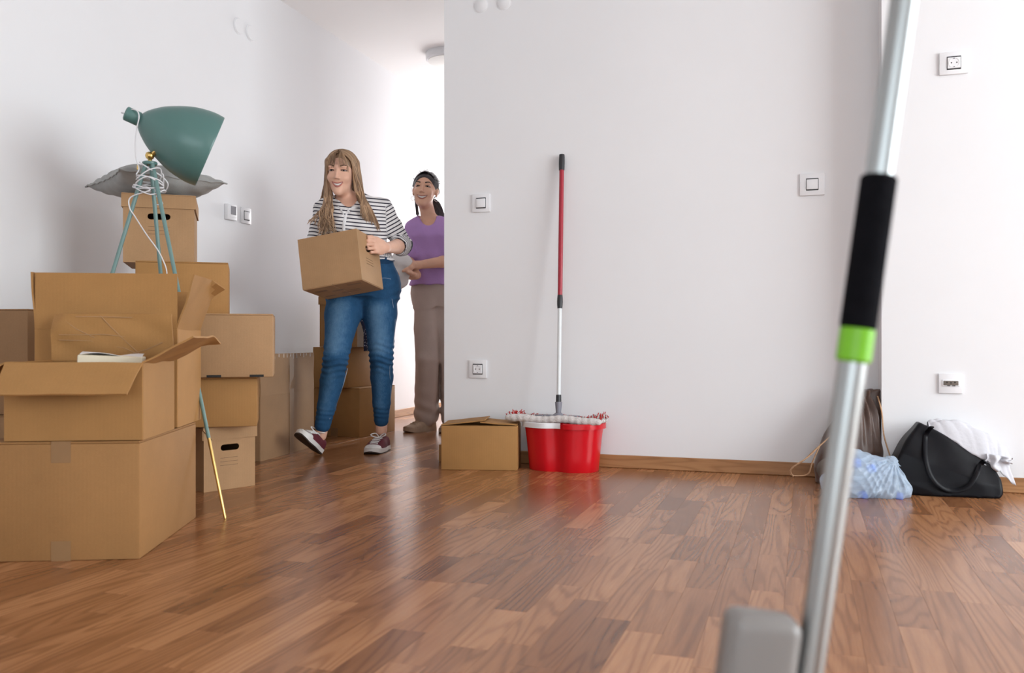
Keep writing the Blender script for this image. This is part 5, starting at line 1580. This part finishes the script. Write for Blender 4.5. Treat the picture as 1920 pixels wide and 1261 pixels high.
face(woman2, b2, headM2, 1.03, .0330, M_lip2, M_brow2, open_=1.0, brow_th=.0034)
hand(b2, wL2, (-.93, -.25, .02), (.1, .2, -.9), (-.1, -1, .1), curl=(.25, .3, .35, .4), sc=1.05)
hand(b2, wR2, (-.75, -.45, -.15), (.1, -.1, 1), (.3, -1, 0), curl=(.3, .35, .4, .45), sc=1.05)
V, Fq = b2.mesh(.0042); mesh_np('body', V, Fq, M_skin2, woman2)
# T-shirt
tsx = SDF()
t2 = [s_ for s_ in torso2 if s_[0] > q2(0, 532).z]; t2.append((q2(0, 534).z, q2(818, 534).x, 0, .160, .118))
tsx.loft(t2, .02, grow=.013)
tsx.cone(q2(812, 428, .015), sL2, .062, .060, .03); tsx.cone(q2(804, 428, .015), sR2, .062, .060, .03)
tsx.chain([sL2, sL2.lerp(eL2, .85)], [.062, .058], .02); tsx.chain([sR2, sR2.lerp(eR2, .85)], [.062, .058], .02)
tsx.op(lambda x, y, z: .0045 * np.sin(38 * z - 22 * x + 2 * np.sin(16 * x)) * np.clip((q2(0, 430).z - z) / .15, 0, 1) + .003 * np.sin(60 * x + 25 * z), [0] * 3, [0] * 3, 0, 'd')
tsx.cone(headM2 @ Vector((0, .0, -.08)), q2(804, 408, -.005), .062, .064, .004, 's'); tsx.cone(q2(803, 408, -.06), q2(803, 410, -.12), .050, .042, .004, 's')
V, Fq = tsx.mesh(.005); to = mesh_np('t_shirt', V, Fq, M_purple, woman2)
# trousers
tr2 = SDF()
t3 = [s_ for s_ in torso2 if s_[0] <= q2(0, 520).z]; tr2.loft(t3, .02, grow=.010)
tr2.cone(hR2 + Vector((0, .02, .02)), hL2 + Vector((0, .02, .02)), .10, .10, .04)
for h, k_, a in ((hR2, kR2, aR2), (hL2, kL2, aL2)):
    tr2.chain([h, h.lerp(k_, .5), k_, k_.lerp(a, .5), k_.lerp(a, .92)], [.094, .086, .078, .076, .078], .03)
tr2.op(lambda x, y, z: .005 * np.sin(30 * x + 60 * y + 6 * z) * np.clip((q2(0, 540).z - z) / .1, 0, 1) + .0045 * np.sin(70 * z + 30 * x) * np.exp(-((z - q2(0, 765).z) / .06) ** 2), [0] * 3, [0] * 3, 0, 'd')
tr2.op(lambda x, y, z: .018 - z + 0 * x + 0 * y, [-9] * 3, [9] * 3, 0, 'i')
V, Fq = tr2.mesh(.005); mesh_np('trousers', V, Fq, M_beige, woman2)
mats2 = (M_suede, M_suede, M_suede, None, M_suede)
for a, fw, lb in ((aR2, Vector((-.62, -.78, 0)), 'beige suede shoe'), (aL2, Vector((-.2, -.98, 0)), None)):
    f_ = fw.normalized(); g_ = Vector((a.x, a.y, 0))
    sneaker(woman2, basis(g_ - f_ * .065, f_.cross(Vector((0, 0, 1))), f_, Vector((0, 0, 1))), .25, mats2, lb, W_=.051, name='shoe')
# hair: pulled back with a tail behind the far shoulder
h2 = MB(); h2.att = []
capS = SDF(); capS.ell((0, .022, .037), (.0795, .098, .0885), 0, 'u', headM2); capS.ell((0, -.090, -.030), (.074, .095, .105), .006, 's', headM2)
V, Fq = capS.mesh(.0045); mesh_np('hair_cap', V, Fq, M_hair2, woman2, {'tone': np.full(len(V), .3)})
random.seed(5)
for i in range(300):
    th = random.uniform(-1.65, 1.65)
    x, z = math.sin(th), math.cos(th)
    a = headM2 @ Vector((x * .068, -.052 + .030 * abs(th) / 1.6, .034 + z * .078)); b = headM2 @ Vector((x * .083, .02, .036 + z * .092)); c = headM2 @ Vector((x * .055 + .02, .095, .02 + z * .05)); e = headM2 @ Vector((.025, .118, -.025))
    lock(h2, [a, b, c, e], random.uniform(.0025, .005), random.uniform(.0, 1))
for i in range(70):            # wisps standing off the crown
    th = random.uniform(-1.2, 1.3); x, z = math.sin(th), math.cos(th); y0 = random.uniform(-.05, .05); g = random.uniform(1.0, 1.07)
    lock(h2, [headM2 @ Vector((x * .076, y0 - .012, .036 + z * .085)), headM2 @ Vector((x * .084 * g, y0 + .015, .038 + z * .093 * g)), headM2 @ Vector((x * .082 * g + .004, y0 + .045, .034 + z * .088 * g))], random.uniform(.0008, .0026), random.uniform(.2, 1))
for i in range(60):
    e0 = headM2 @ Vector((.025 + random.uniform(-.02, .02), .112, -.02))
    lock(h2, [e0, q2(818 + random.uniform(-5, 7), 385, .07), q2(823 + random.uniform(-8, 8), 402, .06), q2(826 + random.uniform(-6, 8), 425 + random.uniform(-8, 10), .07)], random.uniform(.006, .010), random.uniform(.1, 1))
for i in range(22):
    lock(h2, [headM2 @ Vector((-.066, .0 + random.uniform(-.01, .03), -.02)), q2(781 + random.uniform(-2, 3), 388, .0), q2(783 + random.uniform(-3, 3), 400 + random.uniform(-4, 6), .01)], random.uniform(.002, .004), random.uniform(.3, 1))
for i in range(8):
    lock(h2, [headM2 @ Vector((-.052, -.062, .075)), headM2 @ Vector((-.072, -.050, .03)), headM2 @ Vector((-.076, -.045, -.02 - .02 * random.random()))], .0012, .6)
h2.build('hair', M_hair2, woman2, smooth=3, kind='stuff')
for sx in (-1, 1):
    c_ = headM2 @ Vector((sx * .0775, .010, -.050)); ri = []
    for k in range(25):
        a = 2 * PI * k / 24; ri.append(c_ + Vector((.0115 * math.cos(a), .003 * math.cos(a), .0125 * math.sin(a))))
    MB().tube(ri, .0016, 6).build('hoop_earring', M_silver, woman2, smooth=3)
# white wrapped bundle in her hands
bp0 = woman2.location
bd_ = SDF()
bd_.ell((0, 0, 0), (.075, .055, .085), 0); bd_.ell((.03, 0, -.075), (.06, .05, .06), .04)
bd_.op(lambda x, y, z: .004 * np.sin(60 * x + 40 * z) + .003 * np.sin(90 * z - 50 * y), [0] * 3, [0] * 3, 0, 'd')
V, Fq = bd_.mesh(.005)
pk = thing('paper_bundle', 'white paper bundle held by the woman in the lilac T-shirt', 'bundle', M=Tr(PD(750, 499, D2_ - .245)) @ Rz(YAW) @ Ry(rad(25)))
mesh_np('wrapping', V, Fq, M_paperw, pk)
